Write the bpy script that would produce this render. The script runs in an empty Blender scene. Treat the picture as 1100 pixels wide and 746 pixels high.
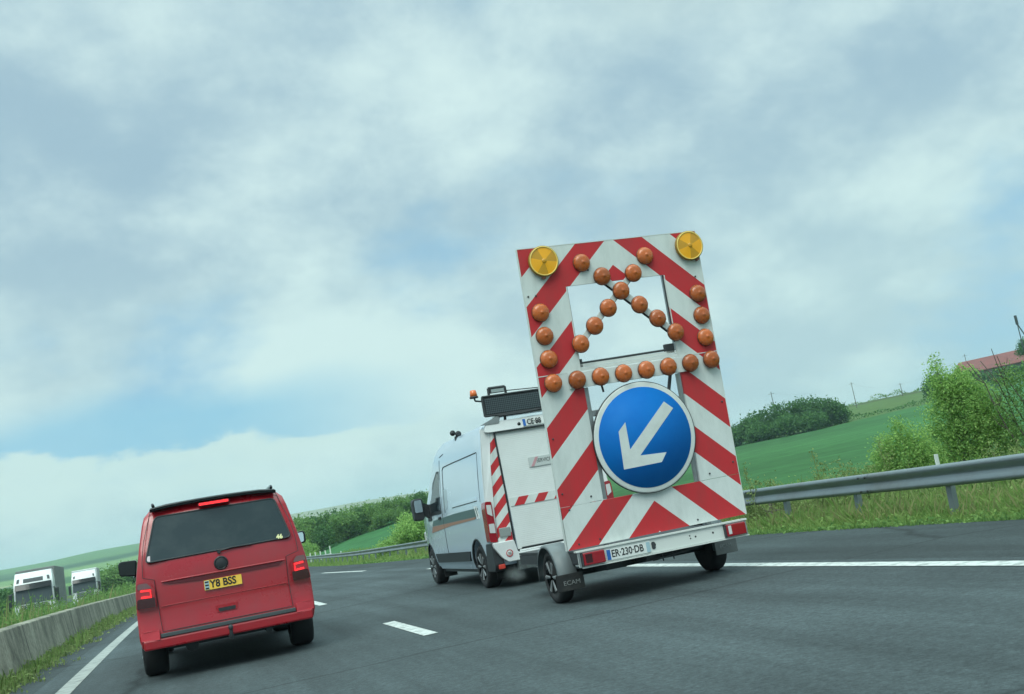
import bpy, bmesh, math, random
import numpy as np
from mathutils import Vector, Matrix

S = bpy.context.scene
COL = S.collection
R = math.radians

# ------------------------------------------------------------------ camera
YAW, PITCH, ROLL, CAMH, FPX = 19.2, 9.07, 10.18, 1.142, 1080.0
cd = bpy.data.cameras.new('camera'); cam = bpy.data.objects.new('camera', cd); COL.objects.link(cam)
cd.sensor_fit = 'HORIZONTAL'; cd.sensor_width = 36.0; cd.lens = FPX * 36.0 / 1100.0
cd.clip_start = 0.05; cd.clip_end = 12000
y_, t_, r_ = R(YAW), R(PITCH), R(ROLL)
fw = Vector((math.sin(y_) * math.cos(t_), math.cos(y_) * math.cos(t_), math.sin(t_)))
rt = Vector((math.cos(y_), -math.sin(y_), 0)); up = rt.cross(fw)
RX = rt * math.cos(r_) - up * math.sin(r_); UP = rt * math.sin(r_) + up * math.cos(r_)
M = Matrix((RX, UP, -fw)).transposed().to_4x4(); M.translation = (0, 0, CAMH)
cam.matrix_world = M
S.camera = cam

# ------------------------------------------------------------------ sky, sun, exposure
SUN_EL, SUN_AZ = 52.0, 215.0          # compass azimuth, clockwise from +Y
S.view_settings.view_transform = 'Standard'; S.view_settings.look = 'None'
S.view_settings.exposure = 0.38; S.view_settings.gamma = 1.0; S.view_settings.use_curve_mapping = False
S.cycles.max_bounces = 6; S.cycles.diffuse_bounces = 3; S.cycles.glossy_bounces = 3
S.cycles.transmission_bounces = 4; S.cycles.transparent_max_bounces = 8; S.cycles.volume_bounces = 1
S.cycles.use_denoising = True
W = bpy.data.worlds.new('World'); S.world = W; W.use_nodes = True
nt = W.node_tree; N = nt.nodes; L = nt.links
for n in list(N): N.remove(n)
out = N.new('ShaderNodeOutputWorld'); bg = N.new('ShaderNodeBackground'); bg.inputs['Strength'].default_value = 0.1
L.new(bg.outputs[0], out.inputs[0])
sky = N.new('ShaderNodeTexSky'); sky.sky_type = 'NISHITA'; sky.sun_disc = False
sky.sun_elevation = R(SUN_EL); sky.sun_rotation = R(SUN_AZ); sky.air_density = 1.0; sky.dust_density = 1.0; sky.ozone_density = 1.0
tc = N.new('ShaderNodeTexCoord')
def vm(op, a, b=None):
    n = N.new('ShaderNodeVectorMath'); n.operation = op; L.new(a, n.inputs[0])
    if b is not None:
        if hasattr(b, 'links'): L.new(b, n.inputs[1])
        else: n.inputs[1].default_value = b
    return n.outputs[0]
def mm(op, a, b=None, clamp=False):
    n = N.new('ShaderNodeMath'); n.operation = op; n.use_clamp = clamp
    for i, v in enumerate((a, b)):
        if v is None: continue
        if hasattr(v, 'links'): L.new(v, n.inputs[i])
        else: n.inputs[i].default_value = v
    return n.outputs[0]
def mr(v, a, b, c=0.0, d=1.0, smooth=True):
    n = N.new('ShaderNodeMapRange'); n.interpolation_type = 'SMOOTHSTEP' if smooth else 'LINEAR'
    L.new(v, n.inputs[0]); n.inputs[1].default_value = a; n.inputs[2].default_value = b; n.inputs[3].default_value = c; n.inputs[4].default_value = d
    return n.outputs[0]
def wnoise(v, scale, detail=5, rough=0.55, dist=0.0):
    n = N.new('ShaderNodeTexNoise'); L.new(v, n.inputs['Vector']); n.inputs['Scale'].default_value = scale
    n.inputs['Detail'].default_value = detail; n.inputs['Roughness'].default_value = rough; n.inputs['Distortion'].default_value = dist
    return n.outputs['Fac']
def wmix(f, a, b):
    n = N.new('ShaderNodeMix'); n.data_type = 'RGBA'; L.new(f, n.inputs[0])
    for i, v in ((6, a), (7, b)):
        if hasattr(v, 'links'): L.new(v, n.inputs[i])
        else: n.inputs[i].default_value = (*v, 1)
    return n.outputs[2]
sep = N.new('ShaderNodeSeparateXYZ'); L.new(tc.outputs['Generated'], sep.inputs[0])
zc = mm('MAXIMUM', sep.outputs[2], 0.0)
den = mm('ADD', zc, 0.46)
ax_ = mm('DIVIDE', sep.outputs[0], mm('MAXIMUM', sep.outputs[1], 0.05))      # tangent of the compass direction
cmb = N.new('ShaderNodeCombineXYZ'); L.new(mm('DIVIDE', sep.outputs[0], den), cmb.inputs[0]); L.new(mm('DIVIDE', sep.outputs[1], den), cmb.inputs[1])
cmb.inputs[2].default_value = 3.7
P = cmb.outputs[0]
n1 = wnoise(vm('ADD', P, (4.2, 6.3, 1.5)), 2.0, 8, 0.55, 0.1)
n2 = wnoise(vm('ADD', P, (7.3, 2.1, 0)), 1.8, 7, 0.55, 0.2)
n3 = wnoise(vm('ADD', P, (1.3, 9.1, 4)), 4.4, 9, 0.6, 0.1)
# towers of cumulus seen from the side, low over the horizon
cs = vm('MULTIPLY', tc.outputs['Generated'], (1.0, 1.0, 2.2))
n4 = wnoise(cs, 6.5, 7, 0.55, 0.1)
n5 = wnoise(cs, 2.6, 4, 0.5, 0.0)
blue = wmix(mr(zc, 0.0, 0.5, 0.75, 0.70), sky.outputs[0], (2.3, 4.5, 5.9))
cover = mr(n1, 0.26, 0.46)
tone = mr(mm('ADD', mm('MULTIPLY', n2, 0.58), mm('MULTIPLY', n3, 0.42)), 0.41, 0.61)
cloud = wmix(tone, (2.8, 4.15, 4.95), (5.15, 6.65, 6.65))
cloud = wmix(mr(zc, 0.12, 0.36, 0.40, 0.0), cloud, (5.0, 6.7, 6.5))
fin = wmix(cover, blue, cloud)
# clear lane above the far cumulus bank on the left
lane = mm('MULTIPLY', mr(mm('ADD', zc, mm('MULTIPLY', mm('SUBTRACT', n4, 0.5), 0.10)), 0.098, 0.115), mr(mm('ADD', zc, mm('MULTIPLY', mm('SUBTRACT', n5, 0.5), 0.12)), 0.125, 0.175, 1.0, 0.0))
lane = mm('MULTIPLY', lane, mr(ax_, 0.05, 0.30, 0.85, 0.0))
fin = wmix(lane, fin, (2.3, 4.7, 6.1))
bank = mm('MULTIPLY', mr(mm('ADD', zc, mm('MULTIPLY', mm('SUBTRACT', n4, 0.5), 0.10)), 0.060, 0.108, 0.0, 1.0), mr(mm('ADD', zc, mm('MULTIPLY', mm('SUBTRACT', n4, 0.5), 0.10)), 0.104, 0.112, 1.0, 0.0))
bank = mm('MULTIPLY', bank, mr(ax_, 0.10, 0.36, 0.9, 0.0))
fin = wmix(bank, fin, (4.9, 6.5, 6.3))
haze_low = mr(zc, 0.0, 0.085, 0.5, 0.0)
fin = wmix(haze_low, fin, (3.3, 5.2, 5.8))
# grey mass high on the right
gr = mm('MULTIPLY', mr(zc, 0.38, 0.50), mr(ax_, 0.42, 0.66))
fin = wmix(mm('MULTIPLY', gr, 0.6), fin, (2.5, 3.6, 4.0))
# unseen overhead sky brightened, added to lift the light on the foreground
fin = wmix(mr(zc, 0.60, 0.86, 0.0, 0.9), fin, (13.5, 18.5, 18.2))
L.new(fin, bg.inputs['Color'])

sl = bpy.data.lights.new('sun', 'SUN'); sun = bpy.data.objects.new('sun', sl); COL.objects.link(sun)
sl.energy = 1.5; sl.angle = R(38); sl.color = (0.95, 1.0, 0.92)
az, el = R(SUN_AZ), R(SUN_EL)
dvec = Vector((math.sin(az) * math.cos(el), math.cos(az) * math.cos(el), math.sin(el)))
sun.rotation_euler = dvec.to_track_quat('Z', 'Y').to_euler()

# ------------------------------------------------------------------ helpers
def smooth01(t): t = min(max(t, 0.0), 1.0); return t * t * (3 - 2 * t)
def tag(o, label=None, cat=None, group=None, kind=None):
    if label: o['label'] = label
    if cat: o['category'] = cat
    if group: o['group'] = group
    if kind: o['kind'] = kind
    return o
def thing(name, label, cat, loc=(0, 0, 0), rz=0.0, group=None):
    o = bpy.data.objects.new(name, None); COL.objects.link(o); o.location = loc; o.rotation_euler = (0, 0, rz)
    o.empty_display_size = 0.2
    return tag(o, label, cat, group)
def link_mesh(name, me, mat, parent=None, smooth=False):
    o = bpy.data.objects.new(name, me); COL.objects.link(o)
    if mat: me.materials.append(mat)
    if parent: o.parent = parent
    if smooth:
        for p in me.polygons: p.use_smooth = True
    return o
def copy_tree(o, parent=None):
    c = o.copy(); COL.objects.link(c); c.parent = parent
    for ch in list(o.children): copy_tree(ch, c)
    return c

MATS = {}
def mat(name, col, rough=0.5, metal=0.0, spec=0.5, emit=None, estr=0.0, coat=0.0, noise=0.0, nscale=8.0, bump=0.0, bscale=60.0, dirt=None, dscale=3.0, damt=0.3):
    m = bpy.data.materials.new(name); m.use_nodes = True; t = m.node_tree; b = t.nodes['Principled BSDF']
    b.inputs['Base Color'].default_value = (*col, 1); b.inputs['Roughness'].default_value = rough; b.inputs['Metallic'].default_value = metal
    b.inputs['Specular IOR Level'].default_value = spec; b.inputs['Coat Weight'].default_value = coat; b.inputs['Coat Roughness'].default_value = 0.08
    if emit: b.inputs['Emission Color'].default_value = (*emit, 1); b.inputs['Emission Strength'].default_value = estr
    tcn = t.nodes.new('ShaderNodeTexCoord')
    if noise or dirt:
        nz = t.nodes.new('ShaderNodeTexNoise'); nz.inputs['Scale'].default_value = nscale if noise else dscale; nz.inputs['Detail'].default_value = 6; nz.inputs['Roughness'].default_value = 0.65
        t.links.new(tcn.outputs['Object'], nz.inputs['Vector'])
        mx = t.nodes.new('ShaderNodeMix'); mx.data_type = 'RGBA'
        rp = t.nodes.new('ShaderNodeMapRange'); t.links.new(nz.outputs['Fac'], rp.inputs[0])
        if dirt:
            rp.inputs[1].default_value = 0.45; rp.inputs[2].default_value = 0.75; rp.inputs[3].default_value = 0.0; rp.inputs[4].default_value = damt
            mx.inputs[6].default_value = (*col, 1); mx.inputs[7].default_value = (*dirt, 1)
        else:
            rp.inputs[1].default_value = 0.3; rp.inputs[2].default_value = 0.7
            mx.inputs[6].default_value = (*[c * (1 - noise) for c in col], 1); mx.inputs[7].default_value = (*[min(1, c * (1 + noise)) for c in col], 1)
        t.links.new(rp.outputs[0], mx.inputs[0]); t.links.new(mx.outputs[2], b.inputs['Base Color'])
        rr = t.nodes.new('ShaderNodeMapRange'); t.links.new(nz.outputs['Fac'], rr.inputs[0])
        rr.inputs[1].default_value = 0.3; rr.inputs[2].default_value = 0.7; rr.inputs[3].default_value = max(0.02, rough - 0.06); rr.inputs[4].default_value = min(1, rough + 0.12)
        t.links.new(rr.outputs[0], b.inputs['Roughness'])
    if bump:
        nb = t.nodes.new('ShaderNodeTexNoise'); nb.inputs['Scale'].default_value = bscale; nb.inputs['Detail'].default_value = 4
        t.links.new(tcn.outputs['Object'], nb.inputs['Vector'])
        bp = t.nodes.new('ShaderNodeBump'); bp.inputs['Strength'].default_value = bump; bp.inputs['Distance'].default_value = 0.02
        t.links.new(nb.outputs['Fac'], bp.inputs['Height']); t.links.new(bp.outputs[0], b.inputs['Normal'])
    if name.startswith('lens_orange'):
        oi = t.nodes.new('ShaderNodeObjectInfo'); hs = t.nodes.new('ShaderNodeHueSaturation'); r3 = t.nodes.new('ShaderNodeMapRange'); t.links.new(oi.outputs['Random'], r3.inputs[0]); r3.inputs[3].default_value = .58; r3.inputs[4].default_value = .92
        t.links.new(r3.outputs[0], hs.inputs['Value']); t.links.new(mx.outputs[2], hs.inputs['Color']); t.links.new(hs.outputs[0], b.inputs['Base Color'])
    MATS[name] = m
    return m

class MB:
    """collects shapes, then links them as ONE mesh object"""
    def __init__(s): s.v = []; s.f = []; s.sm = []
    def add(s, vs, fs, smooth=False):
        k = len(s.v); s.v += [tuple(v) for v in vs]; s.f += [tuple(i + k for i in f) for f in fs]; s.sm += [smooth] * len(fs); return s
    def box(s, x0, x1, y0, y1, z0, z1, bev=0.0, rot=None, piv=None):
        bm = bmesh.new(); bmesh.ops.create_cube(bm, size=1.0)
        for v in bm.verts:
            v.co = Vector(((x0 + x1) / 2 + v.co.x * (x1 - x0), (y0 + y1) / 2 + v.co.y * (y1 - y0), (z0 + z1) / 2 + v.co.z * (z1 - z0)))
        if bev: bmesh.ops.bevel(bm, geom=bm.edges[:], offset=bev, segments=2, affect='EDGES', profile=0.5)
        return s.frombm(bm, rot, piv)
    def frombm(s, bm, rot=None, piv=None, smooth=False):
        if rot is not None:
            pv = Vector(piv or (0, 0, 0))
            for v in bm.verts: v.co = rot @ (v.co - pv) + pv
        bm.verts.ensure_lookup_table(); bm.verts.index_update()
        s.add([v.co[:] for v in bm.verts], [[v.index for v in f.verts] for f in bm.faces], smooth); bm.free(); return s
    def prism(s, pts, y0, y1, plane='xz', yf=None):
        """outline pts in a plane, extruded along the third axis from y0 to y1"""
        n = len(pts); mk = {'xz': lambda a, b, c: (a, c, b), 'yz': lambda a, b, c: (c, a, b), 'xy': lambda a, b, c: (a, b, c)}[plane]
        o0 = [(yf(a, b) if yf else 0.0) for a, b in pts]
        vs = [mk(a, b, y0 + o) for (a, b), o in zip(pts, o0)] + [mk(a, b, y1 + o) for (a, b), o in zip(pts, o0)]
        ar = sum(pts[i][0] * pts[(i + 1) % n][1] - pts[(i + 1) % n][0] * pts[i][1] for i in range(n))
        fs = [tuple(range(n)), tuple(range(2 * n - 1, n - 1, -1))] + [(i, i + n, (i + 1) % n + n, (i + 1) % n) for i in range(n)]
        bm = bmesh.new(); bv = [bm.verts.new(v) for v in vs]
        for f in fs: bm.faces.new([bv[i] for i in f])
        bmesh.ops.recalc_face_normals(bm, faces=bm.faces[:])
        return s.frombm(bm)
    def tube(s, p0, p1, r, r1=None, n=10, caps=True):
        p0, p1 = Vector(p0), Vector(p1); d = (p1 - p0).normalized(); a = d.orthogonal().normalized(); b = d.cross(a); r1 = r if r1 is None else r1
        vs = [p0 + (a * math.cos(2 * math.pi * i / n) + b * math.sin(2 * math.pi * i / n)) * r for i in range(n)] + [p1 + (a * math.cos(2 * math.pi * i / n) + b * math.sin(2 * math.pi * i / n)) * r1 for i in range(n)]
        s.add(vs, [(i, (i + 1) % n, (i + 1) % n + n, i + n) for i in range(n)], True)
        if caps: s.add(vs, [tuple(range(n - 1, -1, -1)), tuple(range(n, 2 * n))])
        return s
    def path(s, pts, r, n=8):
        for a, b in zip(pts[:-1], pts[1:]): s.tube(a, b, r, n=n)
        return s
    def lathe(s, prof, n=24, axis='y', c=(0, 0, 0), smooth=True):
        """prof: list of (radius, height along axis)"""
        vs = []; fs = []
        for r, h in prof:
            for i in range(n):
                a = 2 * math.pi * i / n; u, w = r * math.cos(a), r * math.sin(a)
                p = {'y': (u, h, w), 'x': (h, u, w), 'z': (u, w, h)}[axis]
                vs.append((p[0] + c[0], p[1] + c[1], p[2] + c[2]))
        m = len(prof)
        for k in range(m - 1):
            for i in range(n): fs.append((k * n + i, k * n + (i + 1) % n, (k + 1) * n + (i + 1) % n, (k + 1) * n + i))
        if prof[0][0] > 1e-4: fs.append(tuple(range(n - 1, -1, -1)))
        if prof[-1][0] > 1e-4: fs.append(tuple(range((m - 1) * n, m * n)))
        bm = bmesh.new(); bv = [bm.verts.new(v) for v in vs]
        for f in fs:
            try: bm.faces.new([bv[i] for i in f])
            except ValueError: pass
        bmesh.ops.remove_doubles(bm, verts=bm.verts[:], dist=1e-5); bmesh.ops.recalc_face_normals(bm, faces=bm.faces[:])
        return s.frombm(bm, smooth=smooth)
    def build(s, name, m, parent=None, bevel=0.0, auto=False, label=None, mw=None):
        me = bpy.data.meshes.new(name); me.from_pydata(s.v, [], s.f); me.update()
        o = link_mesh(name, me, m, parent)
        me.polygons.foreach_set('use_smooth', s.sm)
        if bevel:
            b = o.modifiers.new('b', 'BEVEL'); b.width = bevel; b.segments = 3; b.limit_method = 'ANGLE'; b.angle_limit = R(32); b.harden_normals = False
        if auto:
            me.polygons.foreach_set('use_smooth', [True] * len(me.polygons)); me.set_sharp_from_angle(angle=R(35))
        if label: o['label'] = label
        if mw is not None: o.matrix_local = mw
        return o

def roundpoly(pts, r, seg=4):
    res = []; n = len(pts)
    rr = r if isinstance(r, (list, tuple)) else [r] * n
    for i in range(n):
        p = Vector(pts[i]); a = Vector(pts[i - 1]); b = Vector(pts[(i + 1) % n]); q = rr[i]
        if q <= 0: res.append(tuple(p)); continue
        da = (a - p).normalized() * min(q, (a - p).length * 0.45); db = (b - p).normalized() * min(q, (b - p).length * 0.45)
        for k in range(seg + 1):
            t = k / seg; res.append(tuple((p + da) * (1 - t) ** 2 + p * 2 * t * (1 - t) + (p + db) * t * t))
    return res
def circ(cx, cz, r, n=32): return [(cx + r * math.cos(2 * math.pi * i / n), cz + r * math.sin(2 * math.pi * i / n)) for i in range(n)]
def interp(t, tab):
    if t <= tab[0][0]: return tab[0][1]
    for (a, u), (b, v) in zip(tab[:-1], tab[1:]):
        if t <= b: return u + (v - u) * (t - a) / (b - a)
    return tab[-1][1]
def lettering(txt, size, m, parent, loc, rot=(R(90), 0, 0), sx=1.0, depth=0.0015, align='LEFT', name='lettering', bold=0.0, mw=None):
    cu = bpy.data.curves.new('t', 'FONT'); cu.body = txt; cu.size = size; cu.extrude = depth; cu.align_x = align; cu.align_y = 'CENTER'; cu.offset = bold; cu.resolution_u = 4
    o = bpy.data.objects.new('t', cu); COL.objects.link(o)
    dg = bpy.context.evaluated_depsgraph_get(); me = bpy.data.meshes.new_from_object(o.evaluated_get(dg))
    bpy.data.objects.remove(o); bpy.data.curves.remove(cu)
    T = Matrix.Translation(loc) @ Matrix.Diagonal((1, 1, 1, 1)); 
    from mathutils import Euler
    T = Matrix.Translation(loc) @ Euler(rot).to_matrix().to_4x4() @ Matrix.Diagonal((sx, 1, 1, 1))
    me.transform(T); me.materials.clear()
    o = link_mesh(name, me, m, parent)
    return o
def subdivided_body(name, ys, us, ws, fn, m, parent, bevel=0.05):
    """box whose surface is a grid, bent by fn(u, y, w) -> (x, y, z)"""
    nu, ny, nw = len(us), len(ys), len(ws); idx = {}; vs = []; fs = []
    def vid(i, j, k):
        if (i, j, k) not in idx: idx[(i, j, k)] = len(vs); vs.append(fn(us[i], ys[j], ws[k]))
        return idx[(i, j, k)]
    for j in range(ny - 1):
        for k in range(nw - 1):
            for i in (0, nu - 1):
                q = [vid(i, j, k), vid(i, j + 1, k), vid(i, j + 1, k + 1), vid(i, j, k + 1)]; fs.append(q)
        for i in range(nu - 1):
            for k in (0, nw - 1):
                fs.append([vid(i, j, k), vid(i + 1, j, k), vid(i + 1, j + 1, k), vid(i, j + 1, k)])
    for i in range(nu - 1):
        for k in range(nw - 1):
            for j in (0, ny - 1):
                fs.append([vid(i, j, k), vid(i + 1, j, k), vid(i + 1, j, k + 1), vid(i, j, k + 1)])
    bm = bmesh.new(); bv = [bm.verts.new(v) for v in vs]
    for f in fs: bm.faces.new([bv[i] for i in f])
    bmesh.ops.recalc_face_normals(bm, faces=bm.faces[:])
    if bevel:
        es = [e for e in bm.edges if len(e.link_faces) == 2 and e.calc_face_angle() > R(38)]
        bmesh.ops.bevel(bm, geom=es, offset=bevel, segments=4, affect='EDGES', profile=0.5, clamp_overlap=True)
    me = bpy.data.meshes.new(name); bm.to_mesh(me); bm.free()
    o = link_mesh(name, me, m, parent, smooth=True); me.set_sharp_from_angle(angle=R(50))
    return o
def cut_cylinders(o, cyl):
    """cut wheel arches out of a body: cyl = list of (x0, x1, y, z, r)"""
    for x0, x1, y, z, r in cyl:
        c = MB().lathe([(r, x0), (r, x1)], n=32, axis='x', c=(0, y, z)).build('cutter', None)
        md = o.modifiers.new('c', 'BOOLEAN'); md.operation = 'DIFFERENCE'; md.object = c; md.solver = 'EXACT'
        par = o.parent; o.parent = None
        bpy.context.view_layer.update()
        dg = bpy.context.evaluated_depsgraph_get(); me = bpy.data.meshes.new_from_object(o.evaluated_get(dg))
        o.modifiers.clear(); old = o.data; o.data = me; o.parent = par
        bpy.data.objects.remove(c)

def wheel(parent, x, y, r, w, side, mt, mr_, name='wheel', spokes=5):
    """wheel > rim; side=-1 outside faces -x"""
    s = side
    t = MB().lathe([(r * .62, x - w / 2), (r * .9, x - w / 2), (r * .97, x - w * .42), (r, x - w * .3), (r, x + w * .3), (r * .97, x + w * .42), (r * .9, x + w / 2), (r * .62, x + w / 2), (r * .6, x), (r * .62, x - w / 2)], n=40, axis='x', c=(0, y, r))
    o = t.build(name, mt, parent)
    f = x + s * w * .44
    g = MB().lathe([(r * .64, f - s * .09), (r * .64, f), (r * .60, f + s * .004), (r * .57, f - s * .02), (r * .30, f - s * .012), (r * .17, f - s * .004), (r * .15, f + s * .006), (0, f + s * .008)], n=40, axis='x', c=(0, y, r))
    for k in range(spokes):
        a = 2 * math.pi * k / spokes
        g.tube((f - s * .006, y + math.cos(a) * r * .14, r + math.sin(a) * r * .14), (f - s * .006, y + math.cos(a) * r * .6, r + math.sin(a) * r * .6), r * .07, r * .11, n=6)
    g.build('rim', mr_, o)
    return o

# ------------------------------------------------------------------ materials
mat('paint_red', (0.37, 0.007, 0.016), 0.28, coat=0.65, dirt=(0.23, 0.025, 0.032), damt=0.6, dscale=2.2)
mat('paint_white', (0.74, 0.76, 0.76), 0.38, coat=0.3, dirt=(0.42, 0.45, 0.45), damt=0.35, dscale=1.6)
mat('paint_white_sky_tint', (0.55, 0.66, 0.76), 0.2, coat=0.8, dirt=(0.45, 0.50, 0.52), damt=0.35, dscale=0.7)  # white van body; the sky's reflection is put into the colour as blue
mat('rib_white', (0.74, 0.77, 0.76), 0.45, dirt=(0.5, 0.52, 0.50), damt=0.3, dscale=2.0)
mat('black_plastic', (0.022, 0.026, 0.03), 0.5, bump=0.05)
mat('black_gloss', (0.012, 0.014, 0.016), 0.12)
mat('tinted_glass', (0.016, 0.030, 0.034), 0.05, spec=0.9, dirt=(0.06, 0.08, 0.08), damt=0.35, dscale=2.5)
mat('cab_glass', (0.02, 0.03, 0.035), 0.08, spec=0.8)
mat('lorry_glass', (0.07, 0.09, 0.10), 0.4, spec=0.35)
mat('tyre', (0.018, 0.019, 0.021), 0.85, noise=0.25, nscale=14)
mat('alloy', (0.30, 0.32, 0.33), 0.45, metal=0.4, dirt=(0.12, 0.11, 0.1), damt=0.7, dscale=9)
mat('steel', (0.36, 0.38, 0.39), 0.42, metal=0.75, dirt=(0.18, 0.18, 0.17), damt=0.6, dscale=5)
mat('steel_dark', (0.05, 0.055, 0.06), 0.55, metal=0.3, noise=0.3)
mat('galvanised', (0.25, 0.29, 0.31), 0.42, metal=0.6, dirt=(0.20, 0.20, 0.19), damt=0.75, dscale=1.2)
mat('rear_lamp_red', (0.30, 0.008, 0.018), 0.12, coat=0.6)
mat('rear_lamp_dark', (0.045, 0.004, 0.008), 0.1, coat=0.6)
mat('lamp_clear', (0.62, 0.62, 0.62), 0.15, coat=0.5)
mat('brake_glow', (0.8, 0.02, 0.02), 0.3, emit=(1.0, 0.022, 0.03), estr=1.15)
mat('plate_yellow', (0.95, 0.58, 0.07), 0.45, dirt=(0.5, 0.36, 0.08), damt=0.4, dscale=20)
mat('plate_white', (0.72, 0.74, 0.72), 0.4)
mat('plate_blue', (0.02, 0.12, 0.42), 0.4)
mat('plate_pale_blue', (0.35, 0.50, 0.56), 0.4)
mat('ink', (0.015, 0.015, 0.018), 0.5)
mat('sign_blue', (0.002, 0.165, 0.56), 0.62, spec=0.2, dirt=(0.006, 0.125, 0.50), damt=0.6, dscale=3)
mat('sign_white', (0.70, 0.73, 0.71), 0.6, spec=.25, dirt=(0.45, 0.47, 0.45), damt=0.4, dscale=5)
mat('lens_orange', (0.66, 0.15, 0.03), 0.25, spec=0.45, coat=0.3, dirt=(0.36, 0.13, 0.05), damt=0.6, dscale=18)
mat('lens_rim', (0.16, 0.05, 0.02), 0.4)
mat('sticker_yellow', (0.80, 0.78, 0.40), 0.5)
mat('sticker_pale', (0.65, 0.55, 0.58), 0.5)
mat('livery_reflection_green', (0.07, 0.13, 0.13), 0.4)
mat('livery_orange', (0.36, 0.17, 0.11), 0.4)
mat('amber_lens', (0.75, 0.16, 0.03), 0.2, coat=0.5)
mat('roof_tiles', (0.19, 0.060, 0.055), 0.75, noise=0.25, nscale=0.6)
mat('barn_wall', (0.24, 0.20, 0.17), 0.8, noise=0.2, nscale=0.7)
mat('old_wood', (0.11, 0.10, 0.085), 0.85, noise=0.3, nscale=4)
mat('bark', (0.09, 0.075, 0.06), 0.9, noise=0.35, nscale=12)
mat('bark_pale', (0.20, 0.18, 0.15), 0.9, noise=0.35, nscale=12)
mat('flap_rubber', (0.02, 0.022, 0.024), 0.75, dirt=(0.10, 0.10, 0.09), damt=0.5, dscale=8)
mat('flap_ink', (.26, .28, .28), .7)
mat('flap_grey', (0.16, 0.17, 0.17), 0.7, dirt=(0.10, 0.10, 0.09), damt=0.5, dscale=8)
mat('fender_grey', (0.17, 0.20, 0.21), 0.5, dirt=(0.15, 0.15, 0.14), damt=0.6, dscale=6)
mat('white_plastic', (0.66, 0.69, 0.66), 0.5)
mat('tarp_grey', (0.20, 0.21, 0.21), 0.7, noise=0.2, nscale=1.2)
MT = MATS

def stripes_mat(name, expr):
    """red and white reflective sheeting; expr(t, sep) returns the stripe coordinate in stripe widths"""
    m = bpy.data.materials.new(name); m.use_nodes = True; t = m.node_tree; b = t.nodes['Principled BSDF']; n = t.nodes
    def ma(op, a, bb=None):
        q = n.new('ShaderNodeMath'); q.operation = op
        for i, v in enumerate((a, bb)):
            if v is None: continue
            if hasattr(v, 'links'): t.links.new(v, q.inputs[i])
            else: q.inputs[i].default_value = v
        return q.outputs[0]
    c = n.new('ShaderNodeTexCoord'); sp = n.new('ShaderNodeSeparateXYZ'); t.links.new(c.outputs['Object'], sp.inputs[0])
    w = expr(ma, sp.outputs)
    fr = ma('FRACT', ma('ADD', ma('MULTIPLY', w, 0.5), 50.0))
    red = ma('GREATER_THAN', fr, 0.5)
    nz = n.new('ShaderNodeTexNoise'); nz.inputs['Scale'].default_value = 2.5; nz.inputs['Detail'].default_value = 8; nz.inputs['Roughness'].default_value = 0.7
    mp = n.new('ShaderNodeMapping'); mp.inputs['Scale'].default_value = (2.2, 1, 0.7); t.links.new(c.outputs['Object'], mp.inputs[0]); t.links.new(mp.outputs[0], nz.inputs['Vector'])
    def mix(f, a, bb):
        q = n.new('ShaderNodeMix'); q.data_type = 'RGBA'
        if hasattr(f, 'links'): t.links.new(f, q.inputs[0])
        else: q.inputs[0].default_value = f
        for i, v in ((6, a), (7, bb)):
            if hasattr(v, 'links'): t.links.new(v, q.inputs[i])
            else: q.inputs[i].default_value = (*v, 1)
        return q.outputs[2]
    dr = n.new('ShaderNodeMapRange'); t.links.new(nz.outputs['Fac'], dr.inputs[0]); dr.inputs[1].default_value = 0.42; dr.inputs[2].default_value = 0.8; dr.inputs[4].default_value = 0.75
    wh = mix(dr.outputs[0], (0.70, 0.74, 0.72), (0.50, 0.54, 0.52)); rd = mix(dr.outputs[0], (0.56, 0.034, 0.042), (0.38, 0.05, 0.05))
    t.links.new(mix(red, wh, rd), b.inputs['Base Color']); b.inputs['Roughness'].default_value = 0.55; b.inputs['Specular IOR Level'].default_value = 0.3
    return m
STEP = 0.3357
def panel_expr(ma, o):
    ax = ma('ABSOLUTE', ma('SUBTRACT', o[0], 0.015))
    w = ma('SUBTRACT', o[2], ma('MULTIPLY', ma('SUBTRACT', 1.10, ax), 0.93))
    return ma('DIVIDE', ma('ADD', w, 0.01), STEP)
MT['panel_stripes'] = stripes_mat('panel_stripes', panel_expr)
MT['van_stripes'] = stripes_mat('van_stripes', lambda ma, o: ma('DIVIDE', ma('ADD', ma('SUBTRACT', o[2], ma('MULTIPLY', ma('ADD', ma('ABSOLUTE', ma('SUBTRACT', o[0], 0.0)), -0.0), -0.95)), -0.02), 0.147))
MT['door_stripes'] = stripes_mat('door_stripes', lambda ma, o: ma('DIVIDE', ma('SUBTRACT', o[0], ma('MULTIPLY', o[2], 0.75)), 0.165))

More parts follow.
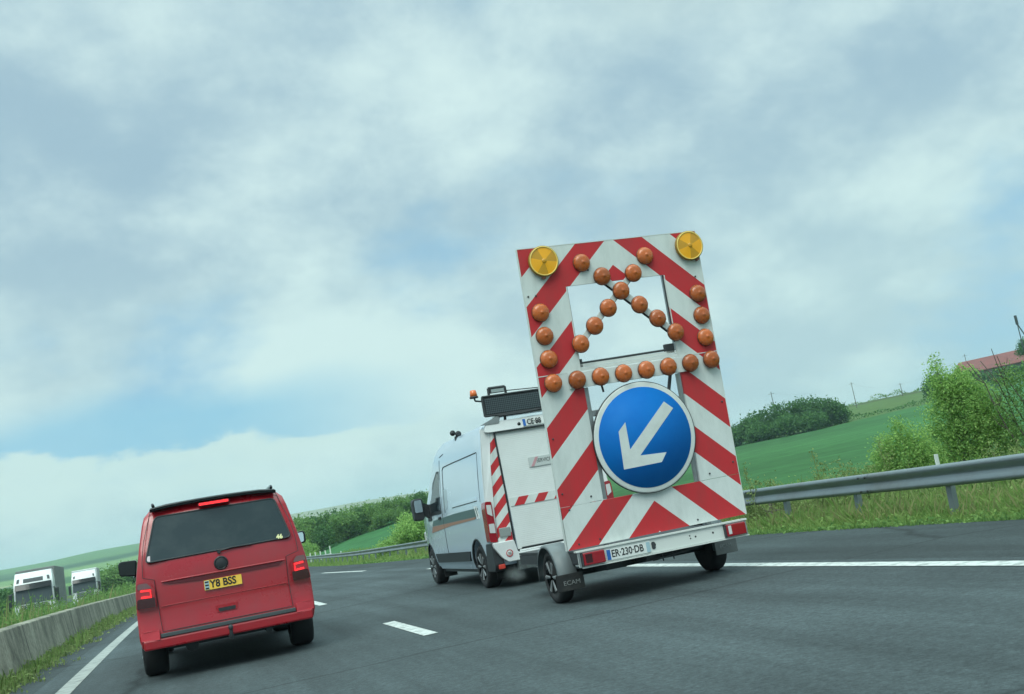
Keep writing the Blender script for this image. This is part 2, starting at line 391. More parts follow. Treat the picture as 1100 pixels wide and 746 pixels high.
# leaf materials: each leaf cluster gets its own shade of the plant's colour
def leaf_mat(name, dark, light, trans=0.35):
    m = bpy.data.materials.new(name); m.use_nodes = True; t = m.node_tree; n = t.nodes
    for q in list(n): n.remove(q)
    o = n.new('ShaderNodeOutputMaterial'); g = n.new('ShaderNodeNewGeometry'); mx = n.new('ShaderNodeMix'); mx.data_type = 'RGBA'
    c = n.new('ShaderNodeTexCoord'); nz = n.new('ShaderNodeTexNoise'); nz.inputs['Scale'].default_value = 0.9; nz.inputs['Detail'].default_value = 3
    t.links.new(c.outputs['Object'], nz.inputs['Vector'])
    ad = n.new('ShaderNodeMath'); ad.operation = 'ADD'; t.links.new(g.outputs['Random Per Island'], ad.inputs[0]); t.links.new(nz.outputs['Fac'], ad.inputs[1])
    rg = n.new('ShaderNodeMapRange'); t.links.new(ad.outputs[0], rg.inputs[0]); rg.inputs[1].default_value = 0.3; rg.inputs[2].default_value = 1.4
    t.links.new(rg.outputs[0], mx.inputs[0]); mx.inputs[6].default_value = (*dark, 1); mx.inputs[7].default_value = (*light, 1)
    d = n.new('ShaderNodeBsdfDiffuse'); tr = n.new('ShaderNodeBsdfTranslucent'); ms = n.new('ShaderNodeMixShader'); ms.inputs[0].default_value = trans
    t.links.new(mx.outputs[2], d.inputs[0]); t.links.new(mx.outputs[2], tr.inputs[0]); t.links.new(d.outputs[0], ms.inputs[1]); t.links.new(tr.outputs[0], ms.inputs[2])
    t.links.new(ms.outputs[0], o.inputs[0]); MT[name] = m; return m
leaf_mat('leaf_bright', (0.13, 0.28, 0.075), (0.42, 0.62, 0.20), 0.5)
leaf_mat('leaf_mid', (0.08, 0.18, 0.055), (0.25, 0.40, 0.13), 0.42)
leaf_mat('leaf_olive', (0.12, 0.19, 0.065), (0.32, 0.39, 0.16), 0.4)
leaf_mat('leaf_dark', (0.04, 0.11, 0.04), (0.12, 0.24, 0.08), 0.35)
leaf_mat('grass', (0.14, 0.26, 0.065), (0.30, 0.42, 0.14), 0.4)
leaf_mat('grass_dry', (0.20, 0.23, 0.09), (0.36, 0.37, 0.17), 0.35)

# ------------------------------------------------------------------ ground and roads
def zr(Y): return -0.48 * smooth01((Y - 14.0) / 66.0)
def xc(Y): return -((Y - 95.0) ** 2) / 1500.0 if Y > 95 else 0.0          # the road bends left far away
PROF = {  # compass angle from the road direction : heights by distance
    -75: [(0, 0), (300, -1), (900, 14), (1600, 40), (2600, 45)],
    -14: [(0, 0), (300, -1.5), (800, 8), (1150, 22), (1550, 44), (2600, 40)],
    -9: [(0, 0), (300, -1.5), (800, 6), (1150, 20), (1600, 45), (2600, 40)],
    -4: [(0, 0), (300, -1.5), (800, 6), (1150, 22), (1500, 46), (2600, 42)],
    3: [(0, 0), (120, 0.3), (160, 1.6), (300, 2.5), (800, 14), (1300, 43), (2600, 44)],
    9: [(0, 0), (60, -0.2), (160, 2.95), (300, 5), (800, 16), (1250, 43), (2600, 44)],
    16: [(0, 0), (60, -0.2), (160, 3.2), (300, 6.5), (800, 20), (1200, 40), (2600, 44)],
    27: [(0, 0), (50, 0.1), (210, 5.0), (300, 11), (420, 15), (2600, 40)],
    32: [(0, 0), (50, 0.2), (215, 6.2), (300, 12), (400, 16), (700, 18), (2600, 50)],
    40: [(0, 0), (50, 0.2), (215, 6.7), (360, 16.2), (520, 15), (2600, 50)],
    46: [(0, 0), (50, 0.2), (200, 6.7), (310, 13.6), (400, 15), (2600, 55)],
    80: [(0, 0), (50, 0.1), (220, 5.0), (400, 14), (900, 24), (2600, 60)],
}
KEYS = sorted(PROF)
def terrain(X, Y):
    r = math.hypot(X, Y); a = math.degrees(math.atan2(X, Y)); a = max(KEYS[0], min(KEYS[-1], a))
    for k0, k1 in zip(KEYS[:-1], KEYS[1:]):
        if a <= k1: break
    t = (a - k0) / (k1 - k0); t = t * t * (3 - 2 * t); h = interp(r, PROF[k0]) * (1 - t) + interp(r, PROF[k1]) * t
    h += 1.6 * math.sin(X * .006 + 1) * math.cos(Y * .0045) * smooth01((r - 400) / 600)
    if Y < 0: h *= smooth01(1 + Y / 400.0) if Y > -400 else 0
    q = X - xc(Y); base = zr(Y)
    m = smooth01((q - 12.5) / 22.0) if q > 0 else smooth01((-q - 21.0) / 22.0)
    if Y > 420: m = max(m, smooth01((Y - 420) / 150))
    low = base - 0.53 * smooth01((-q - 4.4) / 3.2)              # the other carriageway lies lower
    return low * (1 - m) + (h + base * max(0, 1 - r / 300)) * m
def axis(lo, hi, near, step, grow):
    a = [0.0]
    while a[-1] < hi: a.append(a[-1] + (step if a[-1] < near else max(step, (a[-1] - near) * grow + step)))
    b = [0.0]
    while b[-1] < -lo: b.append(b[-1] + (step * 1.5 if b[-1] < 40 else max(step, (b[-1] - 40) * grow + step)))
    return [-v for v in b[:0:-1]] + a
XS = axis(-2600, 2600, 60, 1.1, 0.05); YS = axis(-600, 2700, 110, 2.0, 0.045)
tv = [(x, y, terrain(x, y) - 0.03) for y in YS for x in XS]; nx = len(XS)
tf = [(j * nx + i, j * nx + i + 1, (j + 1) * nx + i + 1, (j + 1) * nx + i) for j in range(len(YS) - 1) for i in range(nx - 1)]
me = bpy.data.meshes.new('terrain'); me.from_pydata(tv, [], tf); me.update()
def field_col(X, Y):
    """what grows there"""
    r = math.hypot(X, Y); a = math.degrees(math.atan2(X, Y)); q = X - xc(Y)
    if -21 < q < 13.5 and -200 < Y < 420: return (0.085, 0.12, 0.035)
    if a > 22:
        if r < 38: return (0.075, 0.12, 0.03)
        rr = 222 + 8 * math.sin(a * .5)
        if r < rr:
            w_ = (X * .35 - Y * .9) % 14; k_ = .9 + .2 * math.sin(X * .05) * math.cos(Y * .04)
            return tuple(c * k_ * (1.25 if w_ < 1.2 else 1) for c in (0.050, 0.145, 0.048))
        if a < 41.2: return (0.085, 0.14, 0.045) if r < 330 else (0.07, 0.10, 0.04)
        return (0.045, 0.11, 0.05)
    if a > 2:
        if r < 60: return (0.08, 0.12, 0.035)
        if r < 185: return (0.045, 0.14, 0.05)
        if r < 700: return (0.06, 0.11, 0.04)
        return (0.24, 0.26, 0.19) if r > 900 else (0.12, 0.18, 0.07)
    if r < 300: return (0.06, 0.10, 0.03)
    u = X * .8 + Y * .3; band = (r + 60 * math.sin(u * .004))
    if band < 650: return (0.05, 0.11, 0.03)
    if band < 820: return (0.13, 0.24, 0.07)
    if band < 980: return (0.05, 0.11, 0.04)
    if band < 1180: return (0.15, 0.24, 0.08) if int(u / 170) % 3 else (0.30, 0.30, 0.16)
    if band < 1320: return (0.04, 0.08, 0.035)
    return (0.10, 0.18, 0.07) if int(u / 240) % 2 else (0.06, 0.11, 0.05)
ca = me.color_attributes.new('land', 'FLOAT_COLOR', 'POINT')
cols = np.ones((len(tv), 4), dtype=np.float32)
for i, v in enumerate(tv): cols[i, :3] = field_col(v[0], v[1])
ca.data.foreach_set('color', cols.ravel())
g = bpy.data.materials.new('land'); g.use_nodes = True; t = g.node_tree; b = t.nodes['Principled BSDF']; b.inputs['Roughness'].default_value = 0.95; b.inputs['Specular IOR Level'].default_value = 0.1
at = t.nodes.new('ShaderNodeVertexColor'); at.layer_name = 'land'
c = t.nodes.new('ShaderNodeTexCoord'); nz = t.nodes.new('ShaderNodeTexNoise'); nz.inputs['Scale'].default_value = 0.35; nz.inputs['Detail'].default_value = 10; nz.inputs['Roughness'].default_value = 0.7
t.links.new(c.outputs['Object'], nz.inputs['Vector'])
rg = t.nodes.new('ShaderNodeMapRange'); t.links.new(nz.outputs['Fac'], rg.inputs[0]); rg.inputs[1].default_value = 0.3; rg.inputs[2].default_value = 0.7; rg.inputs[3].default_value = 0.72; rg.inputs[4].default_value = 1.28
hs = t.nodes.new('ShaderNodeHueSaturation'); t.links.new(at.outputs[0], hs.inputs['Color']); t.links.new(rg.outputs[0], hs.inputs['Value']); t.links.new(hs.outputs[0], b.inputs['Base Color'])
tag(link_mesh('terrain', me, g, smooth=True), kind='structure')

def strip(name, x0, x1, m, lift, y0=-40, y1=420, dz=0.0, step=2.0, wob=0.0):
    vs = []; fs = []; n = 0; y = y0; rnd = random.Random(3)
    ysx = []
    while y < y1 + .01: ysx.append(y); y += step if y < 110 else 6
    for k, y in enumerate(ysx):
        w = rnd.uniform(-wob, wob) if wob else 0
        for q in np.linspace(x0, x1, 4): vs.append((q + xc(y) + (w if q == x1 else 0), y, zr(y) + dz + lift))
    for k in range(len(ysx) - 1):
        for i in range(3): fs.append((k * 4 + i, k * 4 + i + 1, (k + 1) * 4 + i + 1, (k + 1) * 4 + i))
    mb = MB(); mb.add(vs, fs); return tag(mb.build(name, m), kind='structure')
def asphalt(name, c0, c1, tracks):
    m = bpy.data.materials.new(name); m.use_nodes = True; t = m.node_tree; n = t.nodes; b = n['Principled BSDF']; l = t.links
    c = n.new('ShaderNodeTexCoord')
    def nz(sc, det, vec=None, rough=.6):
        q = n.new('ShaderNodeTexNoise'); q.inputs['Scale'].default_value = sc; q.inputs['Detail'].default_value = det; q.inputs['Roughness'].default_value = rough; l.new(vec or c.outputs['Object'], q.inputs['Vector']); return q.outputs['Fac']
    def rng(v, a, bb, c_, d): q = n.new('ShaderNodeMapRange'); l.new(v, q.inputs[0]); q.inputs[1].default_value = a; q.inputs[2].default_value = bb; q.inputs[3].default_value = c_; q.inputs[4].default_value = d; return q.outputs[0]
    def mul(a, bb): q = n.new('ShaderNodeMath'); q.operation = 'MULTIPLY'; l.new(a, q.inputs[0]); l.new(bb, q.inputs[1]); return q.outputs[0]
    mp = n.new('ShaderNodeMapping'); mp.inputs['Scale'].default_value = (1.6, 0.10, 1); l.new(c.outputs['Object'], mp.inputs[0])
    streak = rng(nz(1.0, 5, mp.outputs[0]), .32, .68, .70, 1.28)
    blot = rng(nz(0.35, 7), .35, .65, .82, 1.18)
    grain = rng(nz(26, 4, rough=.95), .28, .72, .45, 1.6)
    mid = rng(nz(11, 5, rough=.85), .32, .68, .68, 1.32)
    v = mul(mul(mul(streak, blot), grain), mid)
    # fine cracks
    vo = n.new('ShaderNodeTexVoronoi'); vo.feature = 'DISTANCE_TO_EDGE'; vo.inputs['Scale'].default_value = 0.22
    wv = n.new('ShaderNodeMix'); wv.data_type = 'VECTOR'; wv.inputs[0].default_value = 0.18
    nn = n.new('ShaderNodeTexNoise'); nn.inputs['Scale'].default_value = 1.2; nn.inputs['Detail'].default_value = 6; l.new(c.outputs['Object'], nn.inputs['Vector'])
    mp2 = n.new('ShaderNodeMapping'); mp2.inputs['Scale'].default_value = (0.5, 1.0, 1); l.new(c.outputs['Object'], mp2.inputs[0])
    l.new(mp2.outputs[0], wv.inputs[4]); l.new(nn.outputs['Color'], wv.inputs[5]); l.new(wv.outputs[1], vo.inputs['Vector'])
    cr = rng(vo.outputs['Distance'], .0, .008, .45, 1.0)
    v = mul(v, cr)
    hs = n.new('ShaderNodeHueSaturation'); hs.inputs['Color'].default_value = (*c0, 1); l.new(v, hs.inputs['Value']); l.new(hs.outputs[0], b.inputs['Base Color'])
    b.inputs['Roughness'].default_value = 0.82; b.inputs['Specular IOR Level'].default_value = 0.35
    bp = n.new('ShaderNodeBump'); bp.inputs['Strength'].default_value = 0.5; bp.inputs['Distance'].default_value = 0.01; l.new(nz(60, 3, rough=.8), bp.inputs['Height']); l.new(bp.outputs[0], b.inputs['Normal'])
    MT[name] = m; return m
asphalt('asphalt', (0.052, 0.067, 0.072), None, True); asphalt('asphalt_shoulder', (0.036, 0.047, 0.050), None, False)
def paint_line(name):
    m = mat(name, (0.60, 0.62, 0.60), 0.65, dirt=(0.12, 0.14, 0.14), damt=0.95, dscale=9); return m
paint_line('road_paint')
strip('road', -1.95, 6.62, MT['asphalt'], 0.0)
strip('road_shoulder', 6.60, 9.25, MT['asphalt_shoulder'], -0.004, wob=0.07)
strip('road_shoulder', -2.62, -1.93, MT['asphalt_shoulder'], -0.004)
strip('opposite_road', -18.0, -8.3, MT['asphalt'], -0.50)
def line(x0, x1, y0, y1, lift=0.006, dz=0.0, name='road_marking'):
    ysx = [y0]
    while ysx[-1] < y1 - 1e-6: ysx.append(min(y1, (math.floor(ysx[-1] / 2) + 1) * 2.0))
    vs = []; 
    for y in ysx:
        # follow the road sheet's own facets
        a = math.floor(y / 2) * 2.0; f = (y - a) / 2.0; z = zr(a) * (1 - f) + zr(a + 2) * f
        vs += [(x0 + xc(y), y, z + lift + dz), (x1 + xc(y), y, z + lift + dz)]
    return MB().add(vs, [(2 * i, 2 * i + 1, 2 * i + 3, 2 * i + 2) for i in range(len(ysx) - 1)])
mat('worn_road_paint', (0.36, 0.38, 0.36), 0.7, dirt=(0.10, 0.11, 0.11), damt=0.8, dscale=5)
mb = line(-1.64, -1.44, -30, 110); o = tag(mb.build('road_marking', MT['worn_road_paint']), kind='structure')
mb = line(6.20, 6.42, -30, 28.5)
for y0 in (40.0, 68.0, 96.0): mm_ = line(6.20, 6.42, y0, y0 + 13.5); mb.add(mm_.v, mm_.f)
tag(mb.build('road_marking', MT['road_paint']), kind='structure')
mb = MB()
for y0 in (-8.0, 1.5, 10.9, 20.3, 29.8, 39.2, 48.6, 58, 67.4, 76.8): mm_ = line(2.24, 2.40, y0, y0 + 2.5); mb.add(mm_.v, mm_.f)
tag(mb.build('road_marking', MT['road_paint']), kind='structure')

# ------------------------------------------------------------------ red van
def red_van():
    t = thing('red_van', 'red passenger van with black roof driving ahead in the left lane, brake lights glowing', 'van', (0.33, 11.97, 0), 0)
    HW = [(.30, .90), (.36, .925), (.45, .945), (.58, .95), (.90, .945), (1.05, .93), (1.25, .893), (1.5, .845), (1.72, .795), (1.80, .765), (1.86, .70)]
    lean = lambda z: interp(z, [(.3, .06), (.40, -.02), (.52, -.02), (.60, .015), (1.02, .02), (1.22, .04), (1.78, .21), (1.86, .30)])
    TOP = [(0, 1.86), (2.9, 1.88), (3.25, 1.83), (3.6, 1.60), (4.15, 1.18), (4.6, 1.04), (4.85, .85), (4.95, .70)]
    ZS = [.36, .45, .52, .60, .75, .95, 1.08, 1.22, 1.45, 1.68, 1.78, 1.86]
    WS = [(z - .36) / 1.5 for z in ZS]
    def fn(u, y, w):
        T = interp(y, TOP); B = .36 if y < 4.7 else .30
        z = B + (T - B) * w
        hw = interp(z, HW) * interp(y, [(0, 1), (4.0, 1.0), (4.6, .93), (4.95, .78)])
        if T < 1.8 and w > .95: hw *= .97
        crown = (1 - u * u) * (.03 if w > .99 else 0)
        ly = lean(z) * max(0, 1 - y / .9)
        front = -.10 * (u * u) * smooth01((y - 4.2) / .7)
        side = u * hw
        return (side, y + ly + front + (.05 * u ** 6 if y == 0 else 0), z + crown)
    us = [-1, -.93, -.6, 0, .6, .93, 1]
    ys = [0, .12, .45, .9, 1.4, 2.0, 2.6, 2.95, 3.25, 3.6, 4.15, 4.6, 4.85, 4.95]
    body = subdivided_body('body', ys, us, WS, fn, MT['paint_red'], t, bevel=.045)
    cut_cylinders(body, [(-1.2, -.70, .95, .33, .39), (.70, 1.2, .95, .33, .39), (-1.2, -.70, 3.95, .33, .39), (.70, 1.2, 3.95, .33, .39)])
    for p in body.data.polygons: p.use_smooth = True
    body.data.set_sharp_from_angle(angle=R(50))
    yf = lambda x, z: lean(z)
    # dark floor pan, axle, exhaust, tow bar
    MB().box(-.70, .70, .12, 4.7, .33, .55).box(-.84, .84, 1.4, 3.5, .26, .45).box(-.69, .69, .75, 1.15, .27, .6).tube((-.8, .95, .33), (.8, .95, .33), .05).build('underbody', MT['black_plastic'], t)
    MB().tube((.42, .15, .30), (.42, 1.3, .32), .035).build('exhaust_pipe', MT['steel_dark'], t)
    MB().tube((-.42, .30, .30), (-.42, .9, .32), .07, n=14).build('silencer', MT['steel_dark'], t)
    MB().tube((0, .25, .34), (0, -.08, .33), .03).tube((0, -.08, .33), (0, -.10, .42), .02).lathe([(0, .40), (.02, .405), (.028, .43), (.02, .455), (0, .46)], n=12, axis='z', c=(0, -.10, 0)).build('tow_hook', MT['steel_dark'], t)
    # rear window
    win = roundpoly([(-.655, 1.765), (.665, 1.765), (.79, 1.29), (-.80, 1.275)], .05)
    MB().prism(win, -.008, .05, yf=yf).build('rear_window', MT['tinted_glass'], t)
    def outline(pts, wd):
        m = MB(); n = len(pts)
        for i in range(n):
            a, b = Vector(pts[i]), Vector(pts[(i + 1) % n]); 
            m.tube((a[0], lean(a[1]) - .004, a[1]), (b[0], lean(b[1]) - .004, b[1]), wd, n=6, caps=False)
        return m
    outline(win, .011).build('window_seal', MT['black_plastic'], t)
    gap = [(-.70, 1.83), (.70, 1.83), (.80, 1.50), (.835, 1.29), (.845, 1.12), (.70, 1.08), (.69, .80), (.70, .52), (-.70, .52), (-.72, .80), (-.73, 1.08), (-.845, 1.12), (-.835, 1.29), (-.80, 1.50)]
    outline(gap, .0035).build('tailgate_gap', MT['black_plastic'], t)
    # horizontal fold lines of the tailgate
    MB().prism(roundpoly([(-.64, 1.035), (.66, 1.035), (.60, .995), (-.22, .985), (-.58, 1.008)], .01), -.006, .02, yf=yf).build('crease_shadow', mat('crease_shadow_red', (0.10, 0.006, 0.012), .5), t)  # darker red patch paints the shadow line under the crease
    MB().tube((-.69, lean(.785) - .0, .785), (.68, lean(.785) - .0, .785), .0045, n=6).tube((-.66, .016, 1.045), (.68, .016, 1.045), .010, n=8).build('tailgate_crease', MT['paint_red'], t)
    # spoiler / black roof skin
    rf = MB()
    vs = []; fs = []
    for j, (y, z, h) in enumerate([(.20, 1.872, .70), (.17, 1.885, .70), (.30, 1.912, .69), (.8, 1.925, .70), (1.6, 1.935, .70), (2.6, 1.93, .70), (2.98, 1.905, .68), (3.1, 1.875, .64)]):
        for u in np.linspace(-1, 1, 9): vs.append((u * h, y, z - .02 * u * u - (.012 if abs(u) == 1 else 0)))
    for j in range(7):
        for i in range(8): fs.append((j * 9 + i, j * 9 + i + 1, (j + 1) * 9 + i + 1, (j + 1) * 9 + i))
    rf.add(vs, fs, True).add([(x, y, z - .014) for x, y, z in vs], [f[::-1] for f in fs], True)
    n0 = len(vs); rim = [j * 9 for j in range(8)] + [63 + i for i in range(1, 9)] + [j * 9 + 8 for j in range(6, -1, -1)] + [i for i in range(7, 0, -1)]
    rf.add(vs + [(x, y, z - .014) for x, y, z in vs], [(rim[i], rim[(i + 1) % len(rim)], rim[(i + 1) % len(rim)] + n0, rim[i] + n0) for i in range(len(rim))])
    rf.build('roof', MT['black_gloss'], t)
    for s in (-1, 1):
        MB().path([(s * .66, .28, 1.895), (s * .665, .34, 1.915), (s * .67, .50, 1.925), (s * .68, 2.7, 1.94), (s * .67, 2.8, 1.92)], .018).build('roof_rail', MT['black_gloss'], t)
    o = MB().prism(roundpoly([(-.175, 1.842), (.165, 1.842), (.165, 1.806), (-.175, 1.806)], .008), -.05, .03, yf=lambda x, z: .18).build('high_brake_light', MT['rear_lamp_red'], t)
    MB().prism(roundpoly([(-.165, 1.836), (.155, 1.836), (.155, 1.812), (-.165, 1.812)], .006), -.056, -.03, yf=lambda x, z: .18).build('lit_strip', MT['brake_glow'], o)
    # tail lamps
    for s in (-1, 1):
        lp = roundpoly([(s * .735, 1.0), (s * .80, 1.075), (s * .915, 1.075), (s * .945, .79), (s * .735, .785)], .03)
        la = MB().prism(lp, -.022, .06, yf=lambda x, z: lean(z) + .09 * (abs(x) - .74))
        q = la.build('tail_lamp', MT['rear_lamp_red'], t)
        MB().prism(roundpoly([(s * .742, .90), (s * .925, .90), (s * .938, .796), (s * .742, .792)], .02), -.026, -.01, yf=lambda x, z: lean(z) + .09 * (abs(x) - .74)).build('lower_lens', MT['rear_lamp_dark'], q)
        MB().prism(roundpoly([(s * .765, 1.0), (s * .81, 1.062), (s * .905, 1.062), (s * .915, 1.0)], .02), -.026, -.01, yf=lambda x, z: lean(z) + .09 * (abs(x) - .74)).build('upper_lens', mat('lens_smoke', (.16, .07, .075), .15, coat=.5) if 'lens_smoke' not in MT else MT['lens_smoke'], q)
        glow = MB()
        for zz in (.982, .912): glow.prism(roundpoly([(s * .775, zz + .004), (s * .88, zz + .014), (s * .885, zz - .006), (s * .775, zz - .014)], .003), -.036, -.02, yf=lambda x, z: lean(z) + .09 * (abs(x) - .74))
        glow.prism([(s * .776, .98), (s * .786, .98), (s * .786, .905), (s * .776, .905)], -.036, -.02, yf=lambda x, z: lean(z) + .09 * (abs(x) - .74))
        glow.build('lit_strip', MT['brake_glow'], q)
        MB().prism(roundpoly([(s * .735, .545), (s * .90, .545), (s * .93, .53), (s * .93, .452), (s * .735, .442)], .012), -.012, .05, yf=lambda x, z: -.028 + .05 * max(0, (abs(x) - .84)) / .1).build('bumper_reflector', MT['rear_lamp_red'] if False else mat('reflector_red_%d' % s, (.62, .06, .08), .3, coat=.3), t)
    # badge: plain dark round
    bd = MB().lathe([(.078, .02), (.078, -.012), (.070, -.018), (0, -.020)], n=32, c=(-.012, .03, 1.137)).build('badge', MT['black_plastic'], t)
    MB().lathe([(.070, -.016), (.070, -.0235), (.062, -.0235), (.062, -.016)], n=32, c=(-.012, .03, 1.137)).build('badge_ring', MT['black_gloss'], bd)
    # number plate
    pl = MB().prism(roundpoly([(-.219, .975), (.186, .975), (.186, .868), (-.219, .868)], .006), -.022, 0.01, yf=yf).build('number_plate', MT['plate_yellow'], t)
    MB().prism([(-.213, .969), (-.166, .969), (-.166, .874), (-.213, .874)], -.0245, -.02, yf=yf).build('plate_band', MT['plate_pale_blue'], pl)
    st = MB()
    for k in range(3): st.prism([(-.209, .962 - k * .034), (-.172, .962 - k * .034), (-.172, .947 - k * .034), (-.209, .947 - k * .034)], -.0265, -.024, yf=yf)
    st.build('plate_band_mark', MT['ink'], pl)
    lettering('Y8 BSS', .115, MT['ink'], pl, (-.157, lean(.92) - .0235, .923), sx=.86, bold=.003)
    # handle, bumper step, wiper, stickers
    h = MB().prism(roundpoly([(-.135, .685), (.118, .685), (.105, .605), (-.12, .605)], .02), -.006, .01, yf=yf).build('tailgate_handle', MT['paint_red'], t)
    MB().prism(roundpoly([(-.105, .652), (.088, .652), (.08, .612), (-.095, .612)], .012), -.009, -.004, yf=yf).build('handle_slot_shadow', MT['black_plastic'], h)  # flat black patch paints the shade inside the handle recess
    MB().box(-.725, .725, -.034, .06, .458, .50, bev=.006).build('bumper_step', mat('step_grey', (.06, .075, .08), .6), t)
    MB().box(-.91, .91, -.03, .10, .345, .455, bev=.02).build('bumper_lip', MT['paint_red'], t)
    MB().tube((-.02, .02, 1.262), (-.02, .05, 1.262), .02).path([(-.02, .028, 1.268), (.12, .034, 1.287), (.34, .038, 1.284)], .009).build('wiper', MT['black_plastic'], t)
    lettering('46', .072, MT['sticker_yellow'], t, (.625, lean(1.30) - .014, 1.312), rot=(R(73), 0, 0), sx=1.0, bold=.003, name='window_sticker')
    MB().prism([(-.785, 1.345), (-.745, 1.345), (-.75, 1.285), (-.79, 1.285)], -.011, -.006, yf=yf).build('window_sticker', MT['sticker_pale'], t)
    # side windows, front glass
    hwf = lambda z: interp(z, HW)
    for s in (-1, 1):
        for (a, b) in ((.45, 1.62), (1.72, 2.75), (2.85, 3.75)):
            vs = []; zt = lambda y: min(1.72, interp(y, TOP) - .12)
            for y in np.linspace(a, b, 4):
                for z in (1.14, 1.3, 1.5, 1.0): 
                    zz = z if z > 1.05 else zt(y); zz = min(zz, zt(y)); vs.append((s * (hwf(zz) + .006), y + lean(zz) * max(0, 1 - y / .9), zz))
            fs = [(j * 4 + i, j * 4 + i + 1, (j + 1) * 4 + i + 1, (j + 1) * 4 + i) for j in range(3) for i in range(3)]
            MB().add(vs, fs, True).build('side_window', MT['tinted_glass'], t)
    MB().add([(-.62, 3.30, 1.80), (.62, 3.30, 1.80), (-.80, 4.13, 1.22), (.80, 4.13, 1.22), (-.70, 3.62, 1.625), (.70, 3.62, 1.625)], [(0, 1, 5, 4), (4, 5, 3, 2)]).build('windscreen', MT['tinted_glass'], t)
    for s in (-1, 1):
        MB().box(s * .62, s * .86, 4.80, 4.90, .68, .84, bev=.02).build('headlight', MT['lamp_clear'], t)
        z0 = 1.16 if s < 0 else 1.18
        m_ = MB().prism(roundpoly([(s * 1.02, 1.375), (s * 1.235, 1.385), (s * 1.265, 1.345), (s * 1.26, z0 + .03), (s * 1.05, z0)], .035), 2.95, 3.16)
        q = m_.build('wing_mirror', MT['black_gloss'], t, bevel=.015)
        MB().prism(roundpoly([(s * 1.065, 1.355), (s * 1.225, 1.362), (s * 1.235, 1.33), (s * 1.23, z0 + .05), (s * 1.07, z0 + .02)], .02), 2.938, 2.952).build('mirror_glass', mat('mirror_glass_%d' % s, (.75, .8, .82), .03, metal=1.0) if s > 0 else MT['black_gloss'], q)
        MB().tube((s * .88, 3.1, 1.15), (s * 1.08, 3.06, 1.19), .045).build('mirror_arm', MT['black_gloss'], q)
    for s in (-1, 1):
        for y in (.95, 3.95): wheel(t, s * .835, y, .335, .26, s, MT['tyre'], MT['alloy'])
    return t
red_van()

